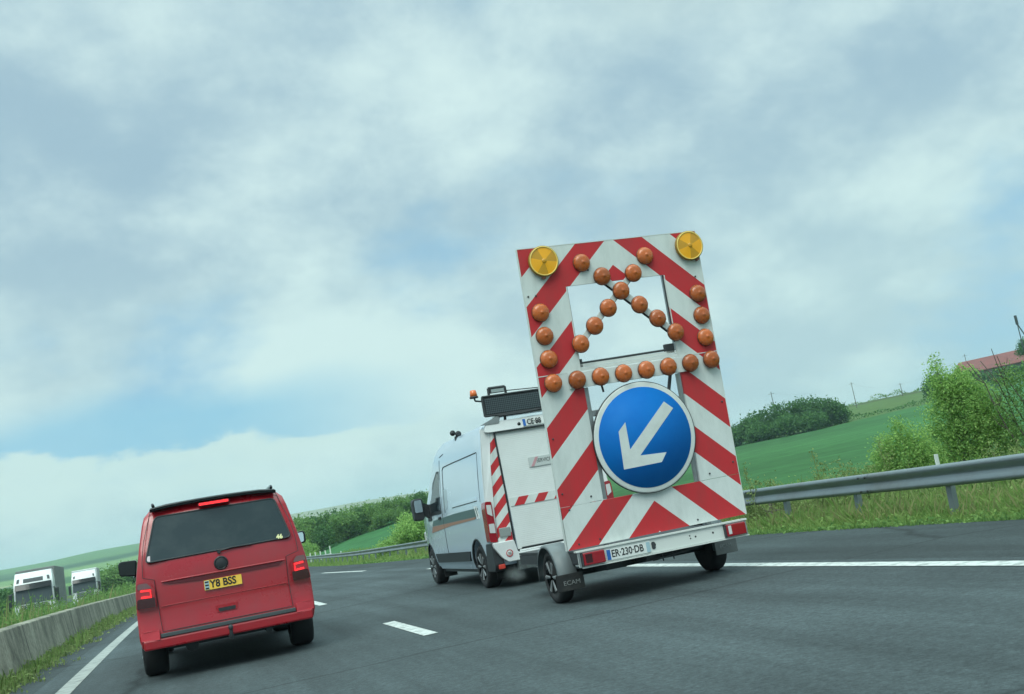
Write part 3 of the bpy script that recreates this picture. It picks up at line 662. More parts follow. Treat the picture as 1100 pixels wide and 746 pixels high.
# ------------------------------------------------------------------ white van
def white_van():
    t = thing('white_van', 'white high roofed van with a dark light board on its roof, towing the striped trailer', 'van', (5.37, 14.97, 0), R(-.7) * -1 * -1)
    HW = [(.30, .98), (.45, 1.03), (.70, 1.045), (1.30, 1.04), (1.7, 1.01), (2.1, .965), (2.4, .925), (2.5, .88)]
    hw = lambda z: interp(z, HW)
    TOP = [(0, 2.50), (2.7, 2.53), (3.1, 2.46), (3.45, 2.25), (3.8, 1.92), (4.35, 1.42), (4.9, 1.26), (5.3, 1.0), (5.5, .75)]
    lean = lambda z: interp(z, [(.4, 0), (1.2, 0), (2.3, .03), (2.5, .07)])
    ZS = [.34, .50, .70, 1.0, 1.3, 1.6, 1.9, 2.15, 2.36, 2.5]
    WS = [(z - .34) / 2.16 for z in ZS]
    def fn(u, y, w):
        T = interp(y, TOP); z = .34 + (T - .34) * w
        h = hw(z) * interp(y, [(0, .985), (.12, 1), (4.3, 1), (4.9, .95), (5.5, .76)])
        crown = (1 - u * u) * (.05 if w > .99 and y < 4 else 0)
        return (u * h, y + lean(z) * max(0, 1 - y / .9) - .14 * u * u * smooth01((y - 4.6) / .9), z + crown)
    ys = [0, .12, .5, 1.2, 1.9, 2.4, 2.7, 2.9, 3.1, 3.28, 3.45, 3.8, 4.35, 4.9, 5.3, 5.5]
    us = [-1, -.9, -.5, 0, .5, .9, 1]
    body = subdivided_body('body', ys, us, WS, fn, MT['paint_white_sky_tint'], t, bevel=.06)
    RW, FW = .86, 4.50
    cut_cylinders(body, [(-1.3, -.72, RW, .35, .43), (.72, 1.3, RW, .35, .43), (-1.3, -.72, FW, .35, .43), (.72, 1.3, FW, .35, .43)])
    for p in body.data.polygons: p.use_smooth = True
    body.data.set_sharp_from_angle(angle=R(50))
    MB().box(-.70, .70, .15, 5.2, .28, .75).box(-.92, .92, 1.4, 3.95, .24, .42).box(-.69, .69, .55, 1.2, .2, .55).tube((-.8, RW, .34), (.8, RW, .34), .06).build('underbody', MT['black_plastic'], t)
    for s in (-1, 1):
        for y in (RW, FW): wheel(t, s * .90, y, .345, .23, s, MT['tyre'], MT['alloy'], spokes=8)
        for y in (RW, FW):
            # rubber lip round the arch and the mud flap behind the wheel
            m_ = MB()
            tp = lambda yy: interp(yy, [(0, .985), (.12, 1), (4.3, 1), (4.9, .95), (5.5, .76)])
            pts = [(s * (hw(.35 + .44 * math.sin(a)) * tp(y + .435 * math.cos(a)) - .012), y + .435 * math.cos(a), .35 + .435 * math.sin(a)) for a in np.linspace(-.05, math.pi + .05, 18)]
            m_.path(pts, .022, n=6).build('arch_lip', MT['black_plastic'], t)
            MB().box(s * .80 - .12, s * .80 + .12, y - .46, y - .43, .13, .50).build('mud_flap', MT['flap_rubber'], t)
    # rear frame: white column with chevrons each side, tall lamps
    yr = lambda x, z: lean(z)
    for s in (-1, 1):
        MB().prism([(s * .745, 2.43), (s * .69, 2.43), (s * .70, .70), (s * .935, .70), (s * .905, 1.2), (s * .84, 1.86)], -.035, .02, yf=yr).build('chevron_strip', MT['van_stripes'], t)
        MB().prism([(s * .755, 2.45), (s * .75, 2.43), (s * .845, 1.86), (s * .91, 1.2), (s * .94, .70), (s * 1.03, .70), (s * 1.03, 1.30), (s * .985, 1.86), (s * .90, 2.45)], -.022, .03, yf=yr).build('rear_pillar', MT['paint_white'], t)
        q = MB().prism(roundpoly([(s * .945, 1.325), (s * 1.045, 1.335), (s * 1.062, 1.25), (s * 1.065, .72), (s * .945, .705)], .025), -.05, .16, yf=yr).build('tail_lamp', MT['rear_lamp_red'], t)
        MB().prism(roundpoly([(s * .962, 1.275), (s * 1.035, 1.285), (s * 1.038, 1.15), (s * .962, 1.10)], .012), -.056, -.03, yf=yr).build('clear_lens', MT['lamp_clear'], q)
        MB().prism(roundpoly([(s * .958, .99), (s * 1.045, .995), (s * 1.048, .86), (s * .958, .845)], .012), -.056, -.03, yf=yr).build('clear_lens', MT['lamp_clear'], q)
        MB().box(min(s * .72, s * .90), max(s * .72, s * .90), -.065, -.03, .765, .905, bev=.012).build('square_lamp', mat('square_lamp_%d' % s, (.28, .32, .31), .3, coat=.4), t)
        MB().tube((s * .67, -.012, .56), (s * .697, -.002, 2.40), .014, n=6).build('door_seal', MT['black_plastic'], t)
    # ribbed roller door
    ZB, ZT = .565, 2.365; n = 62; vs = []; fs = []
    for i in range(n * 2 + 1):
        z = ZB + (ZT - ZB) * i / (2 * n); d = -.0275 if i % 2 else -.0262
        w_ = .645 + (z - ZB) * .02
        vs += [(-w_, d + lean(z), z), (w_, d + lean(z), z)]
    for i in range(n * 2): fs.append((2 * i, 2 * i + 1, 2 * i + 3, 2 * i + 2))
    dr = MB().add(vs, fs).box(-.645, .645, -.03, .0, ZB - .02, ZB).build('rear_door', MT['rib_white'], t)
    MB().prism([(-.642, 1.325), (.642, 1.325), (.642, 1.20), (-.642, 1.20)], -.036, -.03, yf=yr).build('stripe_band', MT['door_stripes'], dr)
    sg = MB().prism([(-.225, 1.895), (.225, 1.895), (.225, 1.745), (-.225, 1.745)], -.042, -.03, yf=yr).build('door_sign', mat('door_sign_face', (.52, .56, .55), .45), dr)
    MB().prism([(-.20, 1.75), (-.15, 1.75), (-.06, 1.89), (-.11, 1.89)], -.0445, -.041, yf=yr).build('sign_stripe', mat('sign_stripe_pink', (.55, .30, .33), .5), sg)
    lettering('SERVICE', .085, MT['ink'], sg, (-.10, -.045 + .02, 1.825), sx=.8)
    MB().box(-.66, .66, -.02, .03, .50, .565).box(-.58, .58, -.055, -.02, .545, .565).build('door_sill', MT['black_plastic'], t)
    MB().box(-.63, .63, -.07, -.045, .508, .535, bev=.008).build('grab_bar', MT['paint_white'], t)
    # fascia with plate
    MB().prism(roundpoly([(-.80, 2.535), (.80, 2.535), (.86, 2.39), (.76, 2.375), (-.76, 2.375), (-.86, 2.39)], .03), -.075, .05, yf=yr).build('rear_fascia', MT['paint_white'], t)
    MB().box(-.70, .70, -.035, .05, 2.352, 2.376).build('fascia_shadow_gap', MT['black_plastic'], t)
    p = MB().prism([(-.215, 2.508), (.305, 2.508), (.305, 2.392), (-.215, 2.392)], -.088, -.07, yf=yr).build('number_plate', MT['plate_white'], t)
    MB().prism([(-.211, 2.504), (-.165, 2.504), (-.165, 2.396), (-.211, 2.396)], -.091, -.087, yf=yr).build('plate_band', MT['plate_blue'], p)
    lettering('CE·88', .118, MT['ink'], p, (-.150, -.105 + lean(2.45), 2.448), sx=.82, bold=.0022)
    MB().lathe([(.028, -.02), (.028, -.085), (0, -.087)], n=16, c=(-.275, lean(2.45), 2.44)).build('plate_light', MT['black_gloss'], t)
    # bumper
    MB().prism(roundpoly([(-1.04, .70), (-.705, .70), (-.665, .505), (.665, .505), (.705, .70), (1.04, .70), (1.03, .62), (.93, .46), (.84, .385), (-.84, .385), (-.93, .46), (-1.03, .62)], .025), -.10, .03).build('rear_bumper', MT['paint_white'], t, bevel=.012)
    stp = MB()
    stp.box(-.70, .70, -.14, -.02, .245, .375)
    for k in range(28): stp.box(-.68 + k * .049, -.66 + k * .049, -.148, -.14, .26, .36)
    stp.build('bumper_step', mat('step_alloy', (.16, .19, .19), .5, metal=.4, dirt=(.05, .05, .05), damt=.8, dscale=12), t)
    for s in (-1, 1):
        MB().prism(roundpoly([(-.02, .70), (.30, .70), (.42, .42), (.40, .27), (.0, .27), (-.06, .36)], .03), s * .90, s * 1.05, plane='yz').build('bumper_corner', MT['black_plastic'], t, bevel=.012)
        MB().box(min(s * .90, s * 1.0), max(s * .90, s * 1.0), -.075, -.03, .30, .37, bev=.01).build('low_reflector', mat('low_reflector_%d' % s, (.6, .06, .04), .3), t)
    d = MB().lathe([(.055, -.098), (.055, -.104), (0, -.104)], n=28, c=(-.81, 0, .515)).build('speed_disc', MT['sign_white'], t)
    MB().lathe([(.055, -.103), (.055, -.107), (.043, -.107), (.043, -.103)], n=28, c=(-.81, 0, .515)).build('disc_ring', mat('ring_red', (.5, .03, .04), .4), d)
    lettering('90', .05, MT['ink'], d, (-.81, -.105, .515), align='CENTER')
    # left and right sides
    def side(s, pts, off, m_, name, thick=.012, par=None):
        vs = [(s * (hw(z) + off), y, z) for y, z in pts]; vi = [(s * (hw(z) + off - thick), y, z) for y, z in pts]; n = len(pts)
        return MB().add(vs + vi, [tuple(range(n)), tuple(range(2 * n - 1, n - 1, -1))] + [(i, i + n, (i + 1) % n + n, (i + 1) % n) for i in range(n)]).build(name, m_, par or t)
    for s in (-1, 1):
        groove = MB()
        def gl(pts, r=.006):
            groove.path([(s * (hw(z) + .001), y, z) for y, z in pts], r, n=6)
        gl([(.28, 2.12), (1.0, 2.115), (2.0, 2.11), (2.62, 2.10), (2.70, 2.05)], .009)
        gl([(2.70, 2.05), (2.70, 1.7), (2.70, 1.3)], .007); gl([(.25, 2.12), (.25, 1.7), (.25, 1.35)], .004)
        gl([(2.92, 2.25), (2.93, 1.9), (2.93, 1.3), (2.93, .7), (2.93, .45)], .006)
        gl([(2.90, 2.30), (2.60, 2.33)], .007)
        groove.build('panel_gap', MT['steel_dark'], t)
        side(s, [(.45, 1.435), (2.13, 1.415), (2.13, 1.365), (.45, 1.385)], .012, MT['paint_white_sky_tint'], 'door_rail')
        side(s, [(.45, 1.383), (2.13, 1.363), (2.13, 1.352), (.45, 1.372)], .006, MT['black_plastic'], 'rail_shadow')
        side(s, [(.45, 1.27), (2.0, 1.255), (3.75, 1.20), (3.9, 1.10), (.50, 1.14)], .004, MT['livery_reflection_green'], 'side_livery', .006)  # green livery band with a reflection painted into its colour
        side(s, [(.62, 1.135), (3.88, 1.095), (4.0, .98), (2.4, 1.06), (.70, 1.10)], .005, MT['livery_orange'], 'side_livery', .006)
        for k in range(2): side(s, [(.50 + k * .11, 1.30), (.545 + k * .11, 1.30), (.455 + k * .11, 1.10), (.41 + k * .11, 1.10)], .008, MT['sign_white'], 'livery_slash', .006)
        side(s, [(1.34, .60), (3.95, .585), (3.90, .42), (1.42, .44)], .022, MT['black_plastic'], 'side_moulding', .03)
        side(s, [(1.40, .36), (3.95, .36), (3.92, .30), (1.40, .30)], .0, MT['paint_white_sky_tint'], 'side_sill', .03)
        # cab window
        w_ = [(3.02, 2.02), (3.18, 2.03), (3.50, 1.86), (3.86, 1.50), (3.98, 1.36), (3.02, 1.36)]
        side(s, w_, .006, MT['cab_glass'], 'cab_window')
        side(s, [(3.0, 2.06), (3.20, 2.07), (3.54, 1.89), (4.05, 1.34), (4.05, 1.30), (3.0, 1.30)], .003, MT['black_plastic'], 'window_frame')
        side(s, roundpoly([(2.45, 1.72), (2.78, 1.70), (2.80, 1.35), (2.45, 1.38)], .08), .003, mat('side_recess_%d' % s, (.42, .50, .54), .3), 'side_recess')
        side(s, roundpoly([(3.08, 1.25), (3.24, 1.245), (3.24, 1.20), (3.08, 1.205)], .01), .025, MT['black_plastic'], 'door_handle', .02)
        m_ = MB().prism(roundpoly([(s * 1.17, 1.66), (s * 1.34, 1.66), (s * 1.37, 1.60), (s * 1.36, 1.26), (s * 1.20, 1.24), (s * 1.16, 1.30)], .04), 3.86, 4.06)
        q = m_.build('wing_mirror', MT['black_plastic'], t, bevel=.02)
        MB().prism(roundpoly([(s * 1.195, 1.63), (s * 1.325, 1.63), (s * 1.34, 1.58), (s * 1.335, 1.40), (s * 1.19, 1.40)], .02), 3.845, 3.862).build('mirror_glass', mat('van_mirror_%d' % s, (.35, .42, .46), .12, metal=.6), q)
        MB().prism([(s * 1.0, 1.50), (s * 1.18, 1.58), (s * 1.18, 1.34), (s * 1.0, 1.22)], 3.93, 4.03).prism([(3.9, 1.52), (4.12, 1.34), (4.12, 1.20), (3.86, 1.22)], s * 1.0, s * 1.06, plane='yz').build('mirror_arm', MT['black_plastic'], q)
        MB().box(min(s * .70, s * .92), max(s * .70, s * .92), 5.22, 5.38, .82, 1.02, bev=.03).build('headlight', MT['lamp_clear'], t)
    MB().add([(-.80, 3.14, 2.44), (.80, 3.14, 2.44), (-.84, 3.46, 2.26), (.84, 3.46, 2.26), (-.88, 3.81, 1.935), (.88, 3.81, 1.935), (-.94, 4.34, 1.445), (.94, 4.34, 1.445)], [(0, 1, 3, 2), (2, 3, 5, 4), (4, 5, 7, 6)], True).build('windscreen', MT['cab_glass'], t)
    # roof: light board on a frame, beacon, antenna horn
    bx = MB().box(-.79, .79, -.02, .10, 2.635, 2.93, bev=.012)
    b_ = bx.build('light_board', MT['black_plastic'], t)
    bm_face = bpy.data.materials.new('light_matrix'); bm_face.use_nodes = True; tt = bm_face.node_tree; bb = tt.nodes['Principled BSDF']; bb.inputs['Roughness'].default_value = .35
    c_ = tt.nodes.new('ShaderNodeTexCoord'); mp = tt.nodes.new('ShaderNodeMapping'); mp.inputs['Rotation'].default_value = (0, R(45), 0); mp.inputs['Scale'].default_value = (46, 1, 46); tt.links.new(c_.outputs['Object'], mp.inputs[0])
    ck = tt.nodes.new('ShaderNodeTexChecker'); ck.inputs['Scale'].default_value = 1.0; ck.inputs[1].default_value = (.012, .02, .025, 1); ck.inputs[2].default_value = (.07, .09, .10, 1); tt.links.new(mp.outputs[0], ck.inputs[0]); tt.links.new(ck.outputs[0], bb.inputs['Base Color'])
    MB().box(-.765, .765, -.026, -.018, 2.655, 2.905).build('lamp_matrix', bm_face, b_)
    MB().path([(-.80, -.02, 2.63), (-.80, -.02, 2.94), (.80, -.02, 2.94), (.80, -.02, 2.63), (-.80, -.02, 2.63)], .016).path([(-.66, .04, 2.94), (-.65, .04, 3.01), (.65, .04, 2.96)], .008).build('board_frame', MT['steel_dark'], b_)
    MB().box(-.62, .62, -.02, .22, 2.60, 2.63).build('white_cable_tray', MT['white_plastic'], b_)
    MB().path([(-.58, -.03, 2.61), (-.2, -.04, 2.605), (.15, -.04, 2.625), (.3, -.02, 2.60)], .018).build('cable', MT['black_plastic'], b_)
    hb = MB().path([(-.66, .05, 2.94), (-.655, .05, 3.07), (-.38, .05, 3.07), (-.375, .05, 2.94)], .022)
    hb.box(-.64, -.395, .02, .08, 2.985, 3.05, bev=.01).build('work_lamp', MT['steel_dark'], b_)
    MB().box(-.62, -.41, .012, .02, 2.992, 3.043).build('lamp_glass', mat('work_lamp_glass', (.30, .36, .36), .2), b_)
    for x in (-.45, .45): MB().tube((x, .12, 2.50), (x, .06, 2.64), .022).build('board_leg', MT['steel_dark'], t)
    bc = MB().path([(-.80, .04, 2.88), (-.90, .04, 2.90), (-.905, .04, 2.95)], .014).lathe([(.068, 2.945), (.068, 2.972), (.05, 2.975)], n=18, axis='z', c=(-.91, .04, 0)).build('beacon_bracket', MT['steel_dark'], t)
    MB().lathe([(.058, 2.972), (.056, 3.02), (.046, 3.068), (.03, 3.074), (0, 3.075)], n=20, axis='z', c=(-.91, .04, 0)).build('beacon', MT['amber_lens'], t)
    MB().box(-.90, -.84, 1.62, 1.72, 2.44, 2.54, bev=.01).lathe([(.02, 1.56), (.055, 1.56), (.04, 1.62), (.02, 1.68)], n=14, axis='y', c=(-.86, 0, 2.56)).lathe([(.05, 1.70), (.03, 1.76), (.02, 1.8)], n=14, axis='y', c=(-.92, 0, 2.60)).build('roof_horn', MT['black_plastic'], t)
    # wing of the roof gutter trim above the chevrons
    MB().prism([(-.90, 2.50), (-.62, 2.61), (-.55, 2.61), (-.60, 2.50)], -.02, .03).prism([(.90, 2.50), (.62, 2.61), (.55, 2.61), (.60, 2.50)], -.02, .03).build('board_fairing', MT['steel'], t)
    MB().tube((0, -.05, .30), (0, -.22, .34), .03).tube((0, -.20, .34), (0, -.20, .42), .025).build('tow_hook', MT['steel_dark'], t)
    return t
white_van()

# ------------------------------------------------------------------ arrow board trailer
def trailer():
    t = thing('arrow_board_trailer', 'trailer carrying a tall red and white striped board with orange lamps and blue arrow', 'trailer', (4.906, 10.336, 0), -.015 * -1 * -1)
    # the board: its own plane, leaning back a little
    def Mx(h, roll=0, pitch=0):
        s, c = math.sin(h), math.cos(h); A = Matrix(((c, s, 0), (-s, c, 0), (0, 0, 1)))
        a, b = math.cos(roll), math.sin(roll); B = Matrix(((a, 0, b), (0, 1, 0), (-b, 0, a)))
        a, b = math.cos(pitch), math.sin(pitch); C = Matrix(((1, 0, 0), (0, a, -b), (0, b, a)))
        return (A @ B @ C)
    MW = Mx(0.0, -.011, .075).to_4x4()
    # pitch: the top leans towards the van
    MW.translation = (0, 0, .628)
    T0, T1 = -.008, .022
    def board(name, outer, mt=None, y0=T0, y1=T1):
        return MB().prism(outer, y0, y1).build(name, mt or MT['panel_stripes'], t, mw=MW)
    XL, XR, OL, OR_ = -1.095, 1.12, -.585, .62
    top = [(XL, 1.892), (OL, 1.892), (OL, 2.845), (OR_, 2.845), (OR_, 1.892), (XR, 1.892), (XR, 3.312), (XL, 3.312)]
    # U-shaped upper sheet built of three butted pieces in one mesh
    up_ = MB().prism([(XL, 1.892), (OL, 1.892), (OL, 2.845), (XL, 2.845)], T0, T1).prism([(OR_, 1.892), (XR, 1.892), (XR, 2.845), (OR_, 2.845)], T0, T1).prism([(XL, 2.8453), (XR, 2.8453), (XR, 3.312), (XL, 3.312)], T0, T1).build('upper_board', MT['panel_stripes'], t, mw=MW)
    board('side_board', [(XL, .459), (OL, .459), (OL, 1.886), (XL, 1.886)]); board('side_board', [(OR_, .459), (XR, .459), (XR, 1.886), (OR_, 1.886)])
    board('lower_board', [(XL + .01, -.008), (XR, -.008), (XR, .454), (XL + .01, .454)])
    # white edge trims
    MB().box(XL, XR, T0 - .003, T0, 1.884, 1.894).box(OL - .012, OL, T0 - .003, T0, 1.895, 2.84).box(OR_, OR_ + .012, T0 - .003, T0, 1.895, 2.84).box(XL - .006, XL, T0 - .002, T1 + .01, -.008, 3.31).box(XR, XR + .006, T0 - .002, T1 + .01, -.008, 3.31).box(XL, XR, T0 - .002, T1 + .01, 3.312, 3.32).build('edge_trim', MT['white_plastic'], t, mw=MW)
    # lamp bars
    MB().box(OL - .17, OR_ + .13, -.030, T0 - .004, 1.705, 1.880, bev=.004).box(OL + .003, OR_ - .003, -.012, .03, 1.895, 1.925).box(OL + .003, OR_ - .003, .0, .03, 1.93, 1.965).build('cross_bar', MT['sign_white'], t, mw=MW)
    def bar(a, b, w):
        a, b = Vector(a), Vector(b); d = (b - a).normalized(); n = Vector((-d.y, d.x)) * w
        return [tuple(a + n), tuple(b + n), tuple(b - n), tuple(a - n)]
    dg_ = MB().prism(bar((-.60, 2.145), (.26, 2.93), .035), -.022, -.009); dg_.build('diagonal_bar', MT['sign_white'], t, mw=MW)
    MB().prism(bar((-.19, 2.93), (.66, 2.135), .035), -.038, -.0235).build('diagonal_bar', MT['sign_white'], t, mw=MW)
    MB().prism(bar((-.60, 2.135), (.26, 2.915), .034), -.0085, .004).prism(bar((-.19, 2.915), (.66, 2.12), .034), -.0205 + .0256, .014).build('bar_backing', MT['steel_dark'], t, mw=MW)
    # frame behind
    fr = MB()
    for x in (OL - .03, OR_ + .03): fr.box(x - .025, x + .025, T1 + .003, T1 + .06, -.05, 3.2)
    for z in (.30, 1.80, 3.05): fr.box(XL + .05, XR - .05, T1 + .062, T1 + .10, z - .02, z + .02)
    fr.build('rear_frame', MT['steel'], t, mw=MW)
    MB().tube((OL + .03, .02, 1.975), (OR_ - .03, .02, 1.985), .013).box(OR_ - .14, OR_ - .02, .0, .05, 1.93, 2.05, bev=.01).box(OL + .0, OL + .035, .0, .03, 1.93, 2.02).build('folding_rod', MT['steel_dark'], t, mw=MW)
    MB().box(OL + .002, OL + .008, .0, .02, 1.97, 2.84).build('opening_edge', MT['steel_dark'], t, mw=MW)
    MB().box(OR_ - .010, OR_ - .002, .0, .02, 2.06, 2.84).build('opening_edge', MT['steel_dark'], t, mw=MW)
    MB().tube((.50, .03, 1.70), (.44, .03, 1.50), .02).build('sign_strut', MT['steel_dark'], t, mw=MW)
    MB().box(OL + .004, OL + .05, .0, .03, .46, 1.70).box(OL + .05, OL + .14, -.01, .02, 1.37, 1.44, bev=.008).build('sign_bracket', MT['steel'], t, mw=MW)
    MB().box(OR_ - .06, OR_ - .03, .0, .03, .46, 1.70).box(OR_ - .12, OR_ - .06, -.01, .02, 1.37, 1.44, bev=.008).build('sign_bracket', MT['steel'], t, mw=MW)
    MB().tube((-.37, .0, 1.70), (-.36, .0, 1.62), .012).build('hanging_clip', MT['steel_dark'], t, mw=MW)
    # small bolts
    bt0 = MB().lathe([(.011, T0 - .002), (.011, T0 - .007), (0, T0 - .008)], n=8).build('bolt_head', MT['steel_dark'], t); first_b = True
    rnd = random.Random(5)
    for x, z in [(XL + .04, 2.78), (XL + .13, 2.78), (XL + .05, 1.2), (XL + .05, .6), (XL + .1, .42), (XR - .05, 1.3), (XR - .05, .6), (-.3, 3.0), (-.72, .52), (.75, .52), (-.95, .04), (-.7, .05), (.5, .04), (XR - .1, 2.78)]:
        q = bt0 if first_b else copy_tree(bt0, t); first_b = False
        q.matrix_local = MW @ Matrix.Translation((x, 0, z))
    # blue arrow sign
    cx, cz, rr = .022, 1.053, .615
    yb = -.052
    ds = MB().lathe([(rr, yb + .02), (rr, yb), (rr - .012, yb - .004), (0, yb - .004)], n=72, c=(cx, 0, cz)).build('arrow_sign', MT['sign_white'], t, mw=MW)
    MB().lathe([(rr + .008, yb + .028), (rr + .008, yb + .001), (rr + .0005, yb + .001)], n=72, c=(cx, 0, cz)).build('sign_rim', MT['steel_dark'], ds)
    MB().lathe([(.560, yb - .0045), (.560, yb - .0075), (0, yb - .0075)], n=72, c=(cx, 0, cz)).build('blue_face', MT['sign_blue'], ds)
    ar = [(.318, 1.408), (.416, 1.318), (-.082, .862), (.240, .846), (.162, .748), (-.303, .742), (-.290, 1.160), (-.192, 1.250), (-.190, .945)]
    MB().prism(ar, yb - .0105, yb - .0075).build('arrow', MT['sign_white'], ds)
    # lamps
    lp = [(-.366, 3.088), (-.160, 2.905), (.228, 2.900), (.422, 3.085), (.040, 2.717), (-.151, 2.542), (.236, 2.533), (-.350, 2.362), (.429, 2.350), (-.553, 2.183), (.623, 2.168),
          (-.948, 2.588), (-.945, 2.326), (-.942, 2.066), (-.948, 1.798), (-.665, 1.797), (-.385, 1.793), (-.105, 1.790), (.178, 1.790), (.455, 1.790), (.738, 1.794), (1.010, 1.797), (1.006, 2.578), (1.006, 2.320), (1.003, 2.061)]
    def lamp_mesh():
        rib = MB().lathe([(.090, -.022), (.098, -.028), (.097, -.040), (.088, -.056), (.068, -.070), (.038, -.078), (.016, -.080), (.012, -.085), (0, -.086)], n=48)
        for i_, v_ in enumerate(rib.v):
            a_ = math.atan2(v_[2], v_[0]); q_ = math.hypot(v_[0], v_[2]); k_ = 1 + (.022 * math.cos(a_ * 12) if .03 < q_ else 0); rib.v[i_] = (v_[0] * k_, v_[1] + (.0012 * math.cos(a_ * 12) if q_ > .03 else 0), v_[2] * k_)
        o = rib.build('orange_lamp', MT['lens_orange'], t)
        MB().lathe([(.070, -.004), (.102, -.006), (.104, -.022), (.100, -.029), (.088, -.030)], n=28).build('lamp_rim', MT['lens_rim'], o)
        return o
    first = lamp_mesh()
    for i, (x, z) in enumerate(lp):
        o = first if i == 0 else copy_tree(first, t)
        dz = -.006 if z < 1.85 else 0
        tilt = Matrix.Rotation(R(rnd.uniform(-4, 4)), 4, 'X') @ Matrix.Rotation(R(rnd.uniform(0, 360)), 4, 'Y')
        back = -.030 if (z < 1.81 or (-.6 < x < .7 and z < 2.95)) else 0.0
        o.matrix_local = MW @ Matrix.Translation((x, back, z)) @ tilt
    def big(x, z, ang):
        o = MB().lathe([(.115, -.01), (.165, -.012), (.173, -.03), (.173, -.064), (.166, -.068), (.160, -.062)], n=40).build('yellow_lamp', mat('yellow_case', (.30, .17, .02), .45) if 'yellow_case' not in MT else MT['yellow_case'], t)
        if 'yellow_lens' not in MT:
            mat('yellow_lens', (.98, .43, .004), .4, coat=.3); mat('yellow_lens_shade', (.62, .30, .012), .4, coat=.3); mat('yellow_ring', (.92, .66, .16), .45)
        MB().lathe([(.166, -.060), (.166, -.071), (.155, -.073), (.152, -.062)], n=40).build('lens_ring', MT['yellow_ring'], o)
        n = 36; vs = [(0, -.078, 0)]; 
        for i in range(n): a = 2 * math.pi * i / n; vs.append((.157 * math.cos(a), -.0655, .157 * math.sin(a)))
        fa = [(0, 1 + i, 1 + (i + 1) % n) for i in range(n)]
        A = [f for i, f in enumerate(fa) if not (i % 12 < 5)]; B_ = [f for i, f in enumerate(fa) if i % 12 < 5]
        MB().add(vs, A).build('lens', MT['yellow_lens'], o); MB().add(vs, B_).build('lens_reflection', MT['yellow_lens_shade'], o)  # darker wedges paint the cone's dark reflections into the lens colour
        MB().lathe([(.030, -.070), (.026, -.080), (.012, -.083), (0, -.084)], n=16).build('lens_hub', MT['yellow_lens_shade'], o)
        MB().box(-.02, .02, -.06, -.02, -.198, -.160).build('lamp_foot', MT['lens_rim'], o)
        o.matrix_local = MW @ Matrix.Translation((x, 0, z)) @ Matrix.Rotation(R(ang), 4, 'Y')
    big(-.824, 3.148, 8); big(.992, 3.142, -25)
    # rear cross member with plate and lamps
    YB = -.075
    bu = MB().box(-1.0, 1.03, YB, YB + .05, .415, .572).box(-1.03, 1.06, YB - .02, YB + .055, .574, .592).box(-.98, 1.06, YB - .015, YB + .02, .400, .412)
    bu.build('rear_bumper', MT['white_plastic'], t)
    MB().box(-1.01, -.99, YB - .016, YB, .413, .573).box(1.03, 1.045, YB - .016, YB, .413, .573).build('bumper_end', MT['steel'], t)
    hl = MB()
    for x, z, r in [(-.118, .50, .026), (.33, .52, .008), (.335, .49, .008), (.40, .50, .010), (.62, .505, .011)]:
        hl.lathe([(r, YB + .002), (r, YB - .003), (0, YB - .003)], n=14, c=(x, 0, z))
    hl.build('bolt_holes', MT['ink'], t)
    MB().prism(roundpoly([(-.145, .535), (-.10, .535), (-.10, .455), (-.145, .455)], .02), YB - .006, YB).build('plate_lamp', MT['steel_dark'], t)
    for x0, x1 in ((-.965, -.715), (.775, 1.02)):
        q = MB().box(x0, x1, YB - .045, YB - .001, .425, .56, bev=.012).build('tail_lamp', MT['rear_lamp_red'], t)
        MB().box(x0 + .02, x0 + (.06 if x0 > 0 else .10), YB - .048, YB - .04, .45, .545, bev=.004).build('lamp_lens', MT['lamp_clear'] if x0 > 0 else MT['rear_lamp_dark'], q)
        MB().box(x0 - .02, x0 - .001, YB - .03, YB - .001, .42, .565).build('lamp_base', MT['steel_dark'], q)
    p = MB().prism([(-.690, .548), (-.165, .548), (-.165, .432), (-.690, .432)], YB - .012, YB - .001).build('number_plate', MT['plate_white'], t)
    MB().prism([(-.686, .544), (-.642, .544), (-.642, .436), (-.686, .436)], YB - .0145, YB - .012).build('plate_band', MT['plate_blue'], p)
    MB().prism([(-.213, .544), (-.169, .544), (-.169, .436), (-.213, .436)], YB - .0145, YB - .012).build('plate_band', MT['plate_pale_blue'], p)
    lettering('ER·230·DB', .108, MT['ink'], p, (-.632, YB - .0135, .492), sx=.80, bold=.0014)
    # chassis
    ch = MB()
    for x in (-.82, .85): ch.box(x - .03, x + .03, -.02, 2.6, .42, .54)
    for y in (.25, .95, 1.8, 2.6): ch.box(-.78, .81, y, y + .05, .43, .53)
    ch.box(-.85, .88, .02, 2.6, .545, .57)
    ch.tube((-.75, 2.55, .47), (.2, 4.15, .44), .035).tube((.78, 2.55, .47), (.2, 4.15, .44), .035).tube((.2, 4.1, .44), (.30, 4.42, .42), .035)
    ch.build('chassis', MT['steel_dark'], t)
    AX = .92; CX = .06
    MB().tube((CX - .9, AX, .30), (CX + .9, AX, .30), .04).box(-.55, -.30, .35, .75, .30, .42).build('axle', MT['steel_dark'], t)
    MB().path([(-.10, .05, .33), (.30, .05, .355), (.60, .05, .40)], .010).path([(.02, .05, .30), (.02, .05, .43)], .008).path([(.15, .05, .30), (.15, .05, .43)], .008).box(-.16, -.04, .1, .4, .33, .40).build('underrun_rod', MT['steel_dark'], t)
    # props that hold the board up
    MB().tube((-.6, 1.4, .56), (-.6, .22, 1.9), .02).tube((.63, 1.4, .56), (.63, .22, 1.9), .02).build('board_prop', MT['steel_dark'], t)
